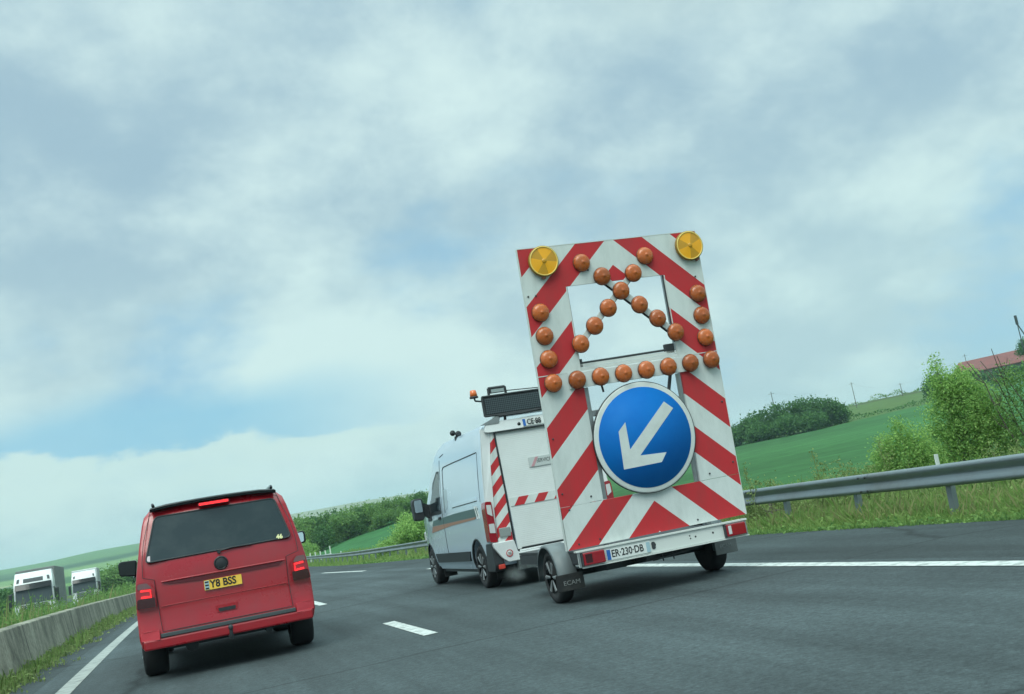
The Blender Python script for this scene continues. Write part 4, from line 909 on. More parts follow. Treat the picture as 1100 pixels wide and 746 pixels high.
    for s in (-1, 1):
        wx = CX + s * .99
        wheel(t, wx, AX, .305, .17, s, MT['tyre'], MT['alloy'], spokes=6)
        # mudguard: an arched shell
        f = MB(); vs = []; n = 14
        x0, x1 = wx - .115, wx + .115
        for i in range(n + 1):
            a = R(-8 + 196 * i / n); rr_ = .375
            for x, dr_ in ((x0, -.03), (x0 + .01, 0), (x1 - .01, 0), (x1, -.03)): vs.append((x, AX + .03 + (rr_ + dr_) * math.cos(a), .30 + (rr_ + dr_) * math.sin(a)))
        f.add(vs, [(i * 4 + k, i * 4 + k + 1, (i + 1) * 4 + k + 1, (i + 1) * 4 + k) for i in range(n) for k in range(3)], True)
        f.box(min(wx - s * .13, wx - s * .34), max(wx - s * .13, wx - s * .34), .58, 1.1, .40, .56, bev=.02)
        o = f.build('mudguard', MT['fender_grey'], t); sd = o.modifiers.new('s', 'SOLIDIFY'); sd.thickness = .006
        fl = MB().box(wx - .13 - (.04 if s < 0 else .0), wx + .16, AX - .40, AX - .388, .15 if s < 0 else .20, .335 if s < 0 else .40, bev=.003).build('mud_flap', MT['flap_rubber'] if s < 0 else MT['flap_grey'], t)
        lettering('ECAM', .068 if s < 0 else .06, MT['flap_ink'], fl, (wx + .01, AX - .402, .235 if s < 0 else .29), align='CENTER', sx=1.15 if s < 0 else 1.0)
    return t
trailer()

# ------------------------------------------------------------------ guard rail on the right
def ground_z(x, y): return terrain(x, y) - .03
def rail_x(y): return interp(y, [(-12, 9.6), (8, 9.75), (12, 10.0), (16, 10.45), (20, 10.6), (30, 10.5), (60, 10.7), (100, 10.7)]) + xc(y)
def guard_rail():
    t = thing('guard_rail', 'galvanised steel crash barrier running along the grass verge on the right of the road', 'barrier', (rail_x(12), 12, 0))
    ox, oy = rail_x(12), 12
    prof = [(.0, .72), (.035, .712), (.06, .69), (.062, .655), (.02, .60), (.0, .575), (.0, .555), (.02, .53), (.062, .475), (.060, .44), (.035, .418), (.0, .41)]
    ysr = list(np.arange(-12, 40, 1.0)) + list(np.arange(40, 221, 3.0)); vs = []; fs = []
    n = len(prof)
    for y in ysr:
        x = rail_x(y); z = zr(y)
        for d, h in prof: vs.append((x - d - ox, y - oy, z + h))
        for d, h in prof: vs.append((x - d + .006 - ox, y - oy, z + h))
    for j in range(len(ysr) - 1):
        for i in range(n - 1):
            a = j * 2 * n + i; b = a + 2 * n
            fs.append((a, b, b + 1, a + 1)); fs.append((a + n, a + n + 1, b + n + 1, b + n))
        for i in (0, n - 1):
            a = j * 2 * n + i; b = a + 2 * n; fs.append((a, a + n, b + n, b))
    MB().add(vs, fs, True).build('rail', MT['galvanised'], t)
    # overlap joints with bolt rows
    for y in (9.45, 13.45, 17.45, 5.45):
        x = rail_x(y) - ox; z = zr(y); m = MB(); v2 = []
        for yy in (y, y + .32):
            xx = rail_x(yy) - ox
            for d, h in prof: v2.append((xx - d - .006, yy - oy, zr(yy) + h))
        m.add(v2, [(i, i + n, i + n + 1, i + 1) for i in range(n - 1)], True)
        j = m.build('rail_joint', MT['galvanised'], t)
        b = MB()
        for yy in (y + .06, y + .26):
            for h in (.67, .455): b.lathe([(.018, -.085), (.018, -.070)], n=8, axis='x', c=(rail_x(yy) - ox, yy - oy, z + h))
        b.build('joint_bolts', MT['steel_dark'], j)
    post = None
    for k in range(90):
        y = -8.0 + 2.45 * k + .05
        if y > 200: break
        if post is None:
            post = MB().box(-.03, -.02, -.05, .05, -.3, .68).box(-.02, .05, -.05, -.042, -.3, .68).box(-.02, .05, .042, .05, -.3, .68).box(-.075, -.02, -.03, .03, .50, .63).build('post', MT['galvanised'], t); o = post
        else:
            o = post.copy(); COL.objects.link(o); o.parent = t
        o.location = (rail_x(y) + .05 - ox, y - oy, zr(y)); o.rotation_euler = (R(random.Random(k).uniform(-1.5, 1.5)), R(4), R(random.Random(k + 9).uniform(-6, 6)))
    # white delineator plates on top of the rail
    dl = None
    for y in (11.75, 46.6, 78):
        if dl is None: dl = MB().box(-.048, .048, -.006, .006, .70, .865, bev=.003).box(-.02, .02, -.012, .006, .60, .72).build('delineator', MT['white_plastic'], t); o = dl
        else: o = dl.copy(); COL.objects.link(o); o.parent = t
        o.location = (rail_x(y) + .02 - ox, y - oy, zr(y)); o.rotation_euler = (0, R(3), R(20))
guard_rail()

def railing(x, y, rz):
    t = thing('white_railing', 'short white railing with upright posts behind the far guard rail, right of the red van', 'railing', (x, y, ground_z(x, y)), rz)
    for k in range(5): MB().box(k * .5 - .06, k * .5 + .06, -.04, .04, -.1, 1.0 + (.35 if k == 4 else 0)).build('post', MT['white_plastic'], t)
    MB().box(-.1, 2.1, -.02, .02, .45, .60).build('rail', MT['white_plastic'], t)
railing(11.3, 104, R(-6))

# ------------------------------------------------------------------ concrete wall in the median
def conc():
    m = bpy.data.materials.new('old_concrete'); m.use_nodes = True; t = m.node_tree; n = t.nodes; b = n['Principled BSDF']; l = t.links
    c = n.new('ShaderNodeTexCoord'); mp = n.new('ShaderNodeMapping'); mp.inputs['Scale'].default_value = (1, .9, .30); l.new(c.outputs['Object'], mp.inputs[0])
    a = n.new('ShaderNodeTexNoise'); a.inputs['Scale'].default_value = 1.1; a.inputs['Detail'].default_value = 9; a.inputs['Roughness'].default_value = .72; a.inputs['Distortion'].default_value = 1.0; l.new(mp.outputs[0], a.inputs['Vector'])
    d = n.new('ShaderNodeTexNoise'); d.inputs['Scale'].default_value = 14; d.inputs['Detail'].default_value = 6; l.new(c.outputs['Object'], d.inputs['Vector'])
    r1 = n.new('ShaderNodeMapRange'); l.new(a.outputs['Fac'], r1.inputs[0]); r1.inputs[1].default_value = .40; r1.inputs[2].default_value = .62
    mx = n.new('ShaderNodeMix'); mx.data_type = 'RGBA'; l.new(r1.outputs[0], mx.inputs[0]); mx.inputs[6].default_value = (.13, .128, .098, 1); mx.inputs[7].default_value = (.36, .345, .27, 1)
    r2 = n.new('ShaderNodeMapRange'); l.new(d.outputs['Fac'], r2.inputs[0]); r2.inputs[1].default_value = .3; r2.inputs[2].default_value = .7; r2.inputs[3].default_value = .75; r2.inputs[4].default_value = 1.2
    hs = n.new('ShaderNodeHueSaturation'); l.new(mx.outputs[2], hs.inputs['Color']); sp = n.new('ShaderNodeSeparateXYZ'); l.new(c.outputs['Object'], sp.inputs[0])
    q1 = n.new('ShaderNodeMath'); q1.operation = 'MULTIPLY'; l.new(sp.outputs[1], q1.inputs[0]); q1.inputs[1].default_value = .21
    q2 = n.new('ShaderNodeMath'); q2.operation = 'PINGPONG'; l.new(q1.outputs[0], q2.inputs[0]); q2.inputs[1].default_value = 1.0
    q3 = n.new('ShaderNodeMapRange'); l.new(q2.outputs[0], q3.inputs[0]); q3.inputs[1].default_value = .004; q3.inputs[2].default_value = .012; q3.inputs[3].default_value = .35; q3.inputs[4].default_value = 1
    q4 = n.new('ShaderNodeMath'); q4.operation = 'MULTIPLY'; l.new(r2.outputs[0], q4.inputs[0]); l.new(q3.outputs[0], q4.inputs[1])
    l.new(q4.outputs[0], hs.inputs['Value']); l.new(hs.outputs[0], b.inputs['Base Color']); b.inputs['Roughness'].default_value = .9
    bp = n.new('ShaderNodeBump'); bp.inputs['Strength'].default_value = .6; bp.inputs['Distance'].default_value = .02; l.new(d.outputs['Fac'], bp.inputs['Height']); l.new(bp.outputs[0], b.inputs['Normal'])
    MT['old_concrete'] = m
conc()
def median_wall():
    mb = MB(); vs = []; fs = []; ysw = list(np.arange(-10, 110, 1.5)); rnd = random.Random(2)
    prof = [(-2.64, -.1), (-2.66, .10), (-2.70, .30), (-2.77, .72), (-2.98, .74), (-3.05, .30), (-3.2, -.4)]
    for j, y in enumerate(ysw):
        dx = interp(y, [(0, 0), (40, 0), (60, .15), (110, .9)]) * -1; w = 0.0
        for x, z in prof: vs.append((x + dx + w + xc(y), y, zr(y) + z + (w if z > .5 else 0)))
    k = len(prof)
    for j in range(len(ysw) - 1):
        for i in range(k - 1): fs.append((j * k + i, (j + 1) * k + i, (j + 1) * k + i + 1, j * k + i + 1))
    for j in (0, len(ysw) - 1): fs.append(tuple(j * k + i for i in range(k)))
    mb.add(vs, fs)
    o = mb.build('concrete_wall', MT['old_concrete'], bevel=.02)
    tag(o, 'stained old concrete wall between the carriageways, with weeds along its foot', 'wall')
    return o
median_wall()

# ------------------------------------------------------------------ vegetation builders
def quad_cloud(C, size, rng, flat=0.0, aspect=1.0):
    """C: n x 3 centres, size: n -> leaf clump faces turned every way"""
    n = len(C)
    a = rng.normal(size=(n, 3)); a[:, 2] *= (1 - flat); a /= np.linalg.norm(a, axis=1)[:, None] + 1e-9
    b = rng.normal(size=(n, 3)); b -= (b * a).sum(1)[:, None] * a; b /= np.linalg.norm(b, axis=1)[:, None] + 1e-9
    s = size[:, None] * .5
    P0 = C - a * s; P1 = C + b * s * .55 * aspect + a * s * .1; P2 = C + a * s; P3 = C - b * s * .55 * aspect + a * s * .1
    return np.stack([P0, P1, P2, P3], 1).reshape(-1, 3)
def mesh_quads(name, V):
    n = len(V) // 4; me = bpy.data.meshes.new(name); me.vertices.add(len(V)); me.vertices.foreach_set('co', V.astype(np.float32).ravel())
    me.loops.add(len(V)); me.loops.foreach_set('vertex_index', np.arange(len(V), dtype=np.int32)); me.polygons.add(n)
    me.polygons.foreach_set('loop_start', np.arange(0, len(V), 4, dtype=np.int32)); me.polygons.foreach_set('loop_total', np.full(n, 4, dtype=np.int32))
    me.update(); me.validate(); return me
def lobes_points(lobes, n, rng, shell=.55):
    """lobes: (x, y, z, rx, ry, rz): leaf clumps set through each lobe's volume, denser towards its skin"""
    vol = np.array([l[3] * l[4] * l[5] for l in lobes]) ** .75; vol /= vol.sum(); out_ = []
    for l, w in zip(lobes, vol):
        k = max(8, int(n * w)); d = rng.normal(size=(k, 3)); d /= np.linalg.norm(d, axis=1)[:, None]
        # ragged radius
        ph = rng.uniform(0, 6.28, 6); f = 1 + .16 * np.sin(d[:, 0] * 5 + ph[0]) * np.cos(d[:, 1] * 4 + ph[1]) + .14 * np.sin(d[:, 2] * 7 + ph[2]) + .10 * np.sin(d[:, 0] * 11 + d[:, 2] * 9 + ph[3])
        r = (shell + (1 - shell) * rng.random(k) ** .6) * f + (rng.random(k) < .06) * rng.random(k) * .22
        out_.append(np.array(l[:3]) + d * r[:, None] * np.array(l[3:6]))
    return np.concatenate(out_)
def clumped(P, per, spread, rng):
    Q = np.repeat(P, per, 0); return Q + rng.normal(size=Q.shape) * spread
def trunk_mesh(pts_list, n=7):
    m = MB()
    for pts in pts_list:
        for (a, ra), (b, rb) in zip(pts[:-1], pts[1:]): m.tube(a, b, ra, rb, n=n, caps=False)
    return m
def tree(name, label, loc, lobes, n, leaf, m, group=None, seed=0, per=5, spread=None, stems=None, barkm='bark', cat='tree', shell=.5, crown='crown', rz=0):
    t = thing(name, label, cat, loc, rz, group); rng = np.random.default_rng(seed)
    P = lobes_points(lobes, n // per, rng, shell); P = P[P[:, 2] > .02]
    Q = clumped(P, per, spread or leaf * .8, rng); V = quad_cloud(Q, leaf * rng.uniform(.6, 1.35, len(Q)), rng)
    link_mesh(crown, mesh_quads(crown, V), MT[m], t)
    rd = random.Random(seed)
    if stems is None:
        H = max(l[2] + l[5] * .6 for l in lobes); r0 = max(.04, H * .022); top_ = (rd.uniform(-.1, .1) * H * .3, 0, H * .8)
        st = [[((0, 0, -.3), r0), ((top_[0] * .4, 0, H * .35), r0 * .7), (top_, r0 * .2)]]
        for l in lobes: st.append([((top_[0] * .3, 0, H * rd.uniform(.15, .35)), r0 * .45), ((l[0] * .6, l[1] * .6, l[2] * .8), r0 * .28), ((l[0], l[1], l[2] + l[5] * .4), r0 * .08)])
    else: st = stems
    trunk_mesh(st).build('trunk', MT[barkm], t)
    return t
def at(az, r): return (r * math.sin(R(az)), r * math.cos(R(az)))
def rand_lobes(H, Wd, rd, k=6, base=.3):
    """a rounded broadleaf crown of several unequal masses"""
    L_ = [(0, 0, H * .55, Wd * .36, Wd * .34, H * .36)]
    for i in range(k):
        a = 2 * math.pi * i / k + rd.uniform(-.4, .4); q = rd.uniform(.18, .36) * Wd; z = H * rd.uniform(base, .78)
        s = rd.uniform(.16, .27); L_.append((q * math.cos(a), q * math.sin(a), z, Wd * s, Wd * s, H * s * .95))
    L_.append((rd.uniform(-.1, .1) * Wd, 0, H * .82, Wd * .22, Wd * .22, H * .2))
    return L_

# trees and shrubs just behind the guard rail
def gz(x, y): return terrain(x, y) - .06
x, y = at(41.75, 24.5)
tree('young_tree', 'bright green leafy young tree standing behind the guard rail, tallest of the plants there', (x, y, gz(x, y)),
     [(-.12, 0, 2.35, .20, .2, .42), (-.10, 0, 2.72, .10, .1, .20), (.12, 0, 2.0, .40, .4, .45), (.42, 0, 1.75, .38, .38, .45), (-.15, .1, 1.55, .42, .4, .5), (.62, 0, 1.35, .38, .38, .45), (.2, 0, 1.0, .6, .5, .5), (-.3, 0, .9, .45, .45, .5), (.68, .1, .8, .42, .4, .5), (.1, 0, .45, .75, .6, .4), (.35, 0, 2.25, .30, .3, .4), (.75, 0, 1.75, .28, .28, .35), (.0, 0, 2.1, .34, .3, .4), (.95, 0, .9, .3, .3, .5), (.3, -.1, 1.4, .55, .45, .5)],
     30000, .058, 'leaf_bright', seed=3, per=7, spread=.075, barkm='bark_pale', rz=R(-41.75))
x, y = at(39.05, 23.5)
tree('shrub', 'bright green bush of upright shoots left of the tallest young tree', (x, y, gz(x, y)),
     [(0, 0, 1.35, .22, .22, .35), (-.35, 0, 1.1, .26, .25, .3), (.3, 0, 1.05, .28, .28, .35), (-.5, 0, .8, .25, .3, .3), (0, 0, .8, .45, .4, .4), (.35, 0, .65, .42, .4, .35), (-.35, .1, .45, .45, .4, .35), (.1, 0, .35, .6, .4, .3)],
     15000, .055, 'leaf_bright', seed=5, per=6, spread=.07, cat='bush', barkm='bark_pale', rz=R(-39))
x, y = at(45.4, 24.0)
rd = random.Random(8)
stems = []
for k in range(9):
    a = rd.uniform(-.7, .9); h = rd.uniform(1.9, 2.8); pts = [((a * .2, rd.uniform(-.1, .1), -.2), .024)]
    cx_ = a * .2
    for j in range(1, 6): cx_ += a * .16 + rd.uniform(-.16, .16); pts.append(((cx_, rd.uniform(-.2, .2), h * j / 5), .022 - j * .003))
    stems.append(pts)
    for j in (2, 3, 4):
        b = pts[j][0]; s = rd.choice((-1, 1)); stems.append([(b, .010), ((b[0] + s * .14, b[1], b[2] + .12), .008), ((b[0] + s * .2, b[1], b[2] + .3), .004)])
tree('bare_topped_tree', 'sparse tree at the far right edge with bare twisted branches showing at its top', (x, y, gz(x, y)),
     [(-.25, 0, 2.0, .35, .3, .35), (.3, 0, 2.1, .4, .3, .35), (-.35, 0, 1.45, .35, .3, .35), (.2, 0, 1.5, .4, .4, .3), (.7, 0, 1.7, .4, .4, .4), (-.3, 0, .8, .5, .4, .4), (.4, 0, .8, .55, .4, .45), (0, 0, .4, .8, .5, .4)],
     9500, .055, 'leaf_mid', seed=9, per=6, spread=.085, stems=stems, shell=.3, rz=R(-45))
# low shrubs and tall weeds between the trailer and the young tree
def shrub(az, r, H, Wd, m, label, seed, n=3600, leaf=.05, group=None, name='shrub', cat='bush'):
    x, y = at(az, r); rd = random.Random(seed); L_ = []
    for i in range(8):
        a = rd.uniform(-.5, .5) * Wd; h = H * (1 - (abs(a) / (.62 * Wd)) ** 2) * rd.uniform(.75, 1.05); L_.append((a, rd.uniform(-.2, .2) * Wd, h * .62, Wd * .16, Wd * .16, h * .38))
        L_.append((a, 0, h * .25, Wd * .2, Wd * .2, h * .3))
    return tree(name, label, (x, y, gz(x, y)), L_, n, leaf, m, seed=seed, per=5, spread=leaf * 1.3, cat=cat, rz=R(-az), group=group, barkm='bark_pale', shell=.35, crown='foliage')
shrub(35.7, 21.5, 1.22, 1.6, 'leaf_olive', 'wide olive green bush behind the guard rail, in front of the green field', 21, 6000)
shrub(31.6, 21.0, .98, 1.1, 'leaf_olive', 'low olive green bush behind the guard rail, nearest the right side of the trailer', 22, 3600)
shrub(37.3, 24.0, .95, 1.2, 'leaf_mid', 'low dark bush behind the rail, left of the bush of upright shoots', 23, 3600)
shrub(43.4, 21.0, .85, 1.4, 'leaf_olive', 'low bush behind the rail at the foot of the tallest young tree', 24, 4200)
shrub(46.4, 19.5, 1.0, 1.5, 'leaf_mid', 'low bush behind the rail below the bare-topped tree', 25, 4200)
# tall single weeds
def weed(az, r, H, seed, label):
    x, y = at(az, r); t = thing('tall_weed', label, 'plant', (x, y, gz(x, y)), R(-az)); rd = random.Random(seed); rng = np.random.default_rng(seed)
    MB().path([(0, 0, -.05), (.03, 0, H * .5), (-.02, 0, H)], .008, n=5).path([(.03, 0, H * .5), (.14, 0, H * .75)], .006, n=5).build('stem', MT['leaf_olive'], t)
    P = np.array([(rd.uniform(-.06, .06), rd.uniform(-.05, .05), H * u) for u in np.linspace(.3, 1.03, 34)] + [(.14 + rd.uniform(-.05, .05), 0, H * .75 + rd.uniform(-.07, .07)) for _ in range(12)])
    Q = clumped(P, 3, .03, rng); link_mesh('leaves', mesh_quads('leaves', quad_cloud(Q, .05 * rng.uniform(.6, 1.4, len(Q)), rng)), MT['leaf_olive'], t)
weed(34.45, 19.5, 1.30, 1, 'single tall weed with a leafy top, standing between the two olive green bushes')
weed(30.75, 18.5, 1.22, 2, 'tall thin weed just right of the striped board, the nearest of the tall weeds')
weed(37.9, 20.5, 1.25, 4, 'tall weed left of the bush of upright shoots')

# copse on the slope
rd = random.Random(31); k = 0
for az, r, H, Wd in [(30.4, 214, 4.6, 6.5), (31.3, 215, 5.2, 7), (32.1, 216, 6.3, 7.5), (32.9, 217, 7.1, 8), (33.7, 217, 7.0, 7.5), (34.4, 217, 7.2, 7.5), (35.1, 218, 6.9, 7.5), (35.7, 218, 6.0, 6.5), (36.15, 220, 4.3, 5.0), (31.8, 210, 3.6, 6), (33.3, 211, 4.3, 6.5), (34.7, 212, 4.0, 6.2)]:
    x, y = at(az, r); k += 1
    tree('copse_tree', 'dark leafy tree in the rounded copse on the green slope right of the trailer', (x, y, gz(x, y) - .3), rand_lobes(H, Wd, rd, 7, .2), 2600, .55, 'leaf_dark', group='trees of the copse on the slope', seed=40 + k, per=4, spread=.4)
# hedge running along the slope up to the barn
def hedge(name, label, a0, a1, r0, r1, H, m, seed, dens=7, leaf=.5, wid=1.4, cat='hedge', jag=.35):
    rng = np.random.default_rng(seed); x0, y0 = at(a0, r0); x1, y1 = at(a1, r1); Ln = math.hypot(x1 - x0, y1 - y0); n = int(Ln * dens * max(1, H))
    u = rng.random(n); ph = rng.uniform(0, 6, 4)
    prof_ = 1 - jag * .5 + jag * (.5 * np.sin(u * Ln * .35 + ph[0]) + .5 * np.sin(u * Ln * .9 + ph[1]))
    X = x0 + (x1 - x0) * u + rng.normal(size=n) * wid * .4; Y = y0 + (y1 - y0) * u + rng.normal(size=n) * wid * .4
    Z = np.array([gz(a, b) for a, b in zip(X, Y)]) + rng.random(n) ** .7 * H * prof_
    V = quad_cloud(np.stack([X, Y, Z], 1), leaf * rng.uniform(.6, 1.4, n), rng)
    o = link_mesh(name, mesh_quads(name, V), MT[m]); return tag(o, label, cat)
hedge('field_hedge', 'thin dark hedge crossing the slope from the copse up to the brow', 36.2, 41.0, 222, 238, 1.1, 'leaf_dark', 61, dens=14)
hedge('brow_hedge', 'low hedge on the skyline brow right of the copse', 35.9, 41.0, 352, 358, 1.6, 'leaf_mid', 62, dens=12, leaf=.6, jag=.9)
hedge('barn_hedge', 'thick dark hedge in front of the red roofed barn', 42.0, 47.5, 262, 262, 4.0, 'leaf_dark', 63, dens=26, leaf=.7, wid=2.5)
hedge('lower_hedge', 'dark hedge on the slope below the barn', 41.5, 47.5, 232, 240, 2.0, 'leaf_dark', 64, dens=18, leaf=.6, wid=2)
x, y = at(41.1, 250)
tree('hedge_tree', 'small dark tree in the hedge left of the barn', (x, y, gz(x, y)), rand_lobes(5.2, 5.0, random.Random(4), 6, .2), 2400, .5, 'leaf_dark', seed=66, per=4, spread=.4)

# red roofed barn on the hill
def barn():
    r = 300; x, y = at(42.35, r); xb, yb = at(47.8, 292); d = Vector((xb - x, yb - y)); Ln = d.length; rz = math.atan2(d.y, d.x)
    t = thing('barn', 'long farm barn with a low red roof on the hill at the right', 'barn', (x, y, 0), rz)
    zt, ze = 1.142 + .0607 * r, 1.142 + .0485 * r; zg = gz(x, y) - 1.5
    MB().add([(-.8, -.6, ze), (Ln + .8, -.6, ze), (Ln + .8, 7, zt), (-.8, 7, zt), (Ln + .8, 14.6, ze), (-.8, 14.6, ze), (-.8, -.6, ze - .18), (Ln + .8, -.6, ze - .18), (Ln + .8, 14.6, ze - .18), (-.8, 14.6, ze - .18)],
             [(0, 1, 2, 3), (3, 2, 4, 5), (0, 6, 7, 1), (6, 9, 8, 7), (5, 4, 8, 9), (0, 3, 5, 9, 6), (1, 7, 8, 4, 2)]).build('roof', MT['roof_tiles'], t)
    MB().box(0, Ln, 0, 14, zg, ze - .2).build('wall', MT['barn_wall'], t)
    for k in range(5): MB().box(3 + k * 5.5, 5.2 + k * 5.5, -.06, -.01, ze - 2.4, ze - 1.0).build('window', MT['cab_glass'], t)
    MB().box(Ln * .55, Ln * .55 + 3.2, -.08, -.01, zg + .2, zg + 4).build('door', MT['old_wood'], t)
barn()
x, y = at(45.9, 288)
tree('roofside_tree', 'dark round tree rising above the barn roof at the right edge', (x, y, 1.142 + .052 * 288), rand_lobes(4.6, 5.0, random.Random(6), 6, .2), 2200, .5, 'leaf_dark', seed=71, per=4, spread=.4)
# mast standing by the barn
x, y = at(45.75, 282); z0 = gz(x, y)
t = thing('mast', 'tall thin mast with a thick head rising by the barn at the right edge', 'mast', (x, y, z0))
zt = 1.142 + .0898 * 282 - z0
MB().tube((0, 0, -.5), (0, 0, zt), .18, .10, n=8).build('pole', MT['steel_dark'], t)
MB().box(-.32, .32, -.2, .2, zt - 2.2, zt + .2, bev=.08).build('head', MT['steel_dark'], t)
MB().tube((0, 0, zt - 2.0), (3.2, 0, zt - 8.5), .16, n=6).build('stay', MT['steel_dark'], t)
# utility poles with their wires
def pole(az, r, el_top, label):
    x, y = at(az, r); z0 = gz(x, y); H = 1.142 + el_top * r - z0
    t = thing('utility_pole', label, 'pole', (x, y, z0), R(-az), 'utility poles on the brow')
    MB().tube((0, 0, -.5), (0, 0, H), .11, .07, n=8).build('post', MT['old_wood'], t)
    MB().box(-.7, .7, -.06, .06, H - .50, H - .44).build('crossarm', MT['old_wood'], t)
    return Vector((x, y, z0 + H - .4))
pa = pole(32.97, 240, .0672, 'thin wooden pole rising out of the copse, leftmost of the utility poles')
pb = pole(37.2, 300, .0615, 'thin wooden pole on the brow right of the copse, between the other two poles')
pc = pole(39.6, 330, .052, 'short looking wooden pole on the brow, rightmost of the utility poles')
pd = pole(43.0, 330, .066, 'wooden pole beyond the barn roof')
w = MB()
for a, b in ((pa, pb), (pb, pc), (pc, pd)):
    pts = []
    for i in range(9):
        u = i / 8; p = a.lerp(b, u); p.z -= 4 * u * (1 - u) * 1.2; pts.append(tuple(p))
    w.path(pts, .010, n=4)
tag(w.build('overhead_wire', MT['steel_dark']), 'sagging overhead wire strung between the poles on the brow', 'wire')

# woodland edge behind the far guard rail, between the two vans
rd = random.Random(77); k = 0; protos = []
for i in range(5):
    H = 5.0; protos.append(tree('woodland_tree', 'leafy green tree in the belt of trees between the red van and the white van', (0, 0, 0), rand_lobes(H, 5.6, rd, 7, .12), 3000, .34, ('leaf_dark', 'leaf_mid', 'leaf_mid', 'leaf_dark', 'leaf_mid')[i], group='belt of trees across the field', seed=80 + i, per=5, spread=.26))
spots = []
for i in range(21):
    az = 4.6 + i * .62 + rd.uniform(-.12, .12); r = 158 + rd.uniform(-5, 6); top_ = interp(az, [(4, .025), (6, .0285), (8.9, .0305), (12.8, .0335), (18, .037)]) * rd.uniform(.93, 1.04)
    spots.append((az, r, top_))
for i in range(12):
    az = 4.9 + i * 1.05 + rd.uniform(-.2, .2); spots.append((az, 152 + rd.uniform(-2, 3), interp(az, [(4, .015), (9, .019), (13, .023), (18, .026)])))
for i, (az, r, el_) in enumerate(spots):
    o = protos[i] if i < 5 else copy_tree(protos[i % 5]); x, y = at(az, r); z = gz(x, y) - .3; s = (1.142 + el_ * r - z) / 4.9
    o.location = (x, y, z); o.scale = (s * 1.05, s * 1.05, s); o.rotation_euler = (0, 0, rd.uniform(0, 6.28))
# bushes on the near edge of that field
def bush(az, r, H, Wd, m, label, seed, n=5200, leaf=.16):
    x, y = at(az, r); rd = random.Random(seed)
    return tree('bush', label, (x, y, gz(x, y) - .1), rand_lobes(H, Wd, rd, 8, .15), n, leaf, m, seed=seed, per=5, spread=leaf * .9, cat='bush', rz=R(-az), shell=.4)
bush(11.9, 70, 2.75, 3.7, 'leaf_bright', 'large rounded yellow green bush left of the white van mirror', 101, 9000)
bush(13.6, 72, 2.6, 4.0, 'leaf_mid', 'green bush partly hidden behind the nose of the white van', 102)
bush(10.3, 68, 1.2, 1.5, 'leaf_bright', 'small yellow green bush at the left foot of the large rounded one', 103, 2600)
bush(5.6, 118, 2.6, 4.6, 'leaf_bright', 'yellow green bush beside the right side of the red van', 104)
# trees behind the lorries on the left
rd = random.Random(55)
for i, (az, r, el_) in enumerate([(-12.5, 170, .014), (-11.2, 165, .012), (-9.9, 168, .013), (-9.0, 160, .010), (-8.2, 172, .008), (-4.6, 190, .0125), (-3.9, 185, .013), (-3.2, 188, .0145), (-2.4, 182, .0145), (-1.6, 186, .015), (-.8, 184, .016), (.2, 186, .017), (1.2, 182, .018), (2.2, 184, .019), (3.2, 180, .020), (4.2, 176, .021)]):
    o = copy_tree(protos[i % 5]); x, y = at(az, r); z = gz(x, y) - .5; s = (1.142 + el_ * r - z) / 4.9
    o.location = (x, y, z); o.scale = (s * 1.4, s * 1.4, s); o.rotation_euler = (0, 0, rd.uniform(0, 6.28)); o['group'] = 'trees beyond the lorries'; o['label'] = 'leafy tree beyond the lorries at the left of the red van'

# ------------------------------------------------------------------ grass, weeds and ground cover
def grass(name, n, xf, yf_, hf, m, seed, wid=.012, bend=.35, zf=None, leafy=0.0, cull=None, kind='stuff', label=None, cat=None, by=None):
    rng = np.random.default_rng(seed); Y = yf_(rng, n); X = xf(rng, Y)
    X = X + np.array([xc(v) for v in Y])
    Z = np.array([(zf or gz)(a, b) for a, b in zip(X, Y)])
    tf_ = (.85 + .32 * np.sin(X * 2.1 + np.sin(Y * .9) * 2) * np.sin(Y * 1.17 + X)) * rng.choice([.55, .8, 1.0, 1.25], n)
    Hh = hf(rng, X, Y) * tf_; a = rng.uniform(0, 2 * math.pi, n); lean_ = rng.uniform(0, bend, n) * Hh; la = rng.uniform(0, 2 * math.pi, n)
    wv = wid * (1 + Y * .035) * rng.uniform(.6, 1.5, n); dx, dy = np.cos(a) * wv, np.sin(a) * wv; lx, ly = np.cos(la) * lean_, np.sin(la) * lean_
    V = np.stack([np.stack([X - dx, Y - dy, Z - .03], 1), np.stack([X + dx, Y + dy, Z - .03], 1), np.stack([X + dx * .6 + lx * .45, Y + dy * .6 + ly * .45, Z + Hh * .6], 1), np.stack([X + lx, Y + ly, Z + Hh], 1)], 1).reshape(-1, 3)
    if leafy:
        k = int(n * leafy); idx = rng.integers(0, n, k); C = np.stack([X[idx], Y[idx], Z[idx] + Hh[idx] * rng.uniform(.1, 1.0, k)], 1) + rng.normal(size=(k, 3)) * .03
        V = np.concatenate([V, quad_cloud(C, (.035 + .0013 * Y[idx]) * rng.uniform(.6, 1.6, k), rng)])
    o = link_mesh(name, mesh_quads(name, V), MT[m]); o['kind'] = kind
    return o
near = lambda a, b, p=1.7: (lambda g, n: a + (b - a) * g.random(n) ** p)
grass('verge_grass', 95000, lambda g, Y: 9.28 + g.random(len(Y)) ** 1.1 * 2.6, near(6, 60), lambda g, X, Y: (.05 + .15 * np.clip((X - 9.2) / .9, 0, 1)) * g.uniform(.5, 1.4, len(X)), 'grass', 201, wid=.0032, bend=1.0, leafy=.35)
grass('verge_seed_grass', 14000, lambda g, Y: 9.75 + g.random(len(Y)) * 2.6, near(6, 50), lambda g, X, Y: g.uniform(.12, .40, len(X)), 'grass_dry', 202, wid=.0022, bend=.6)
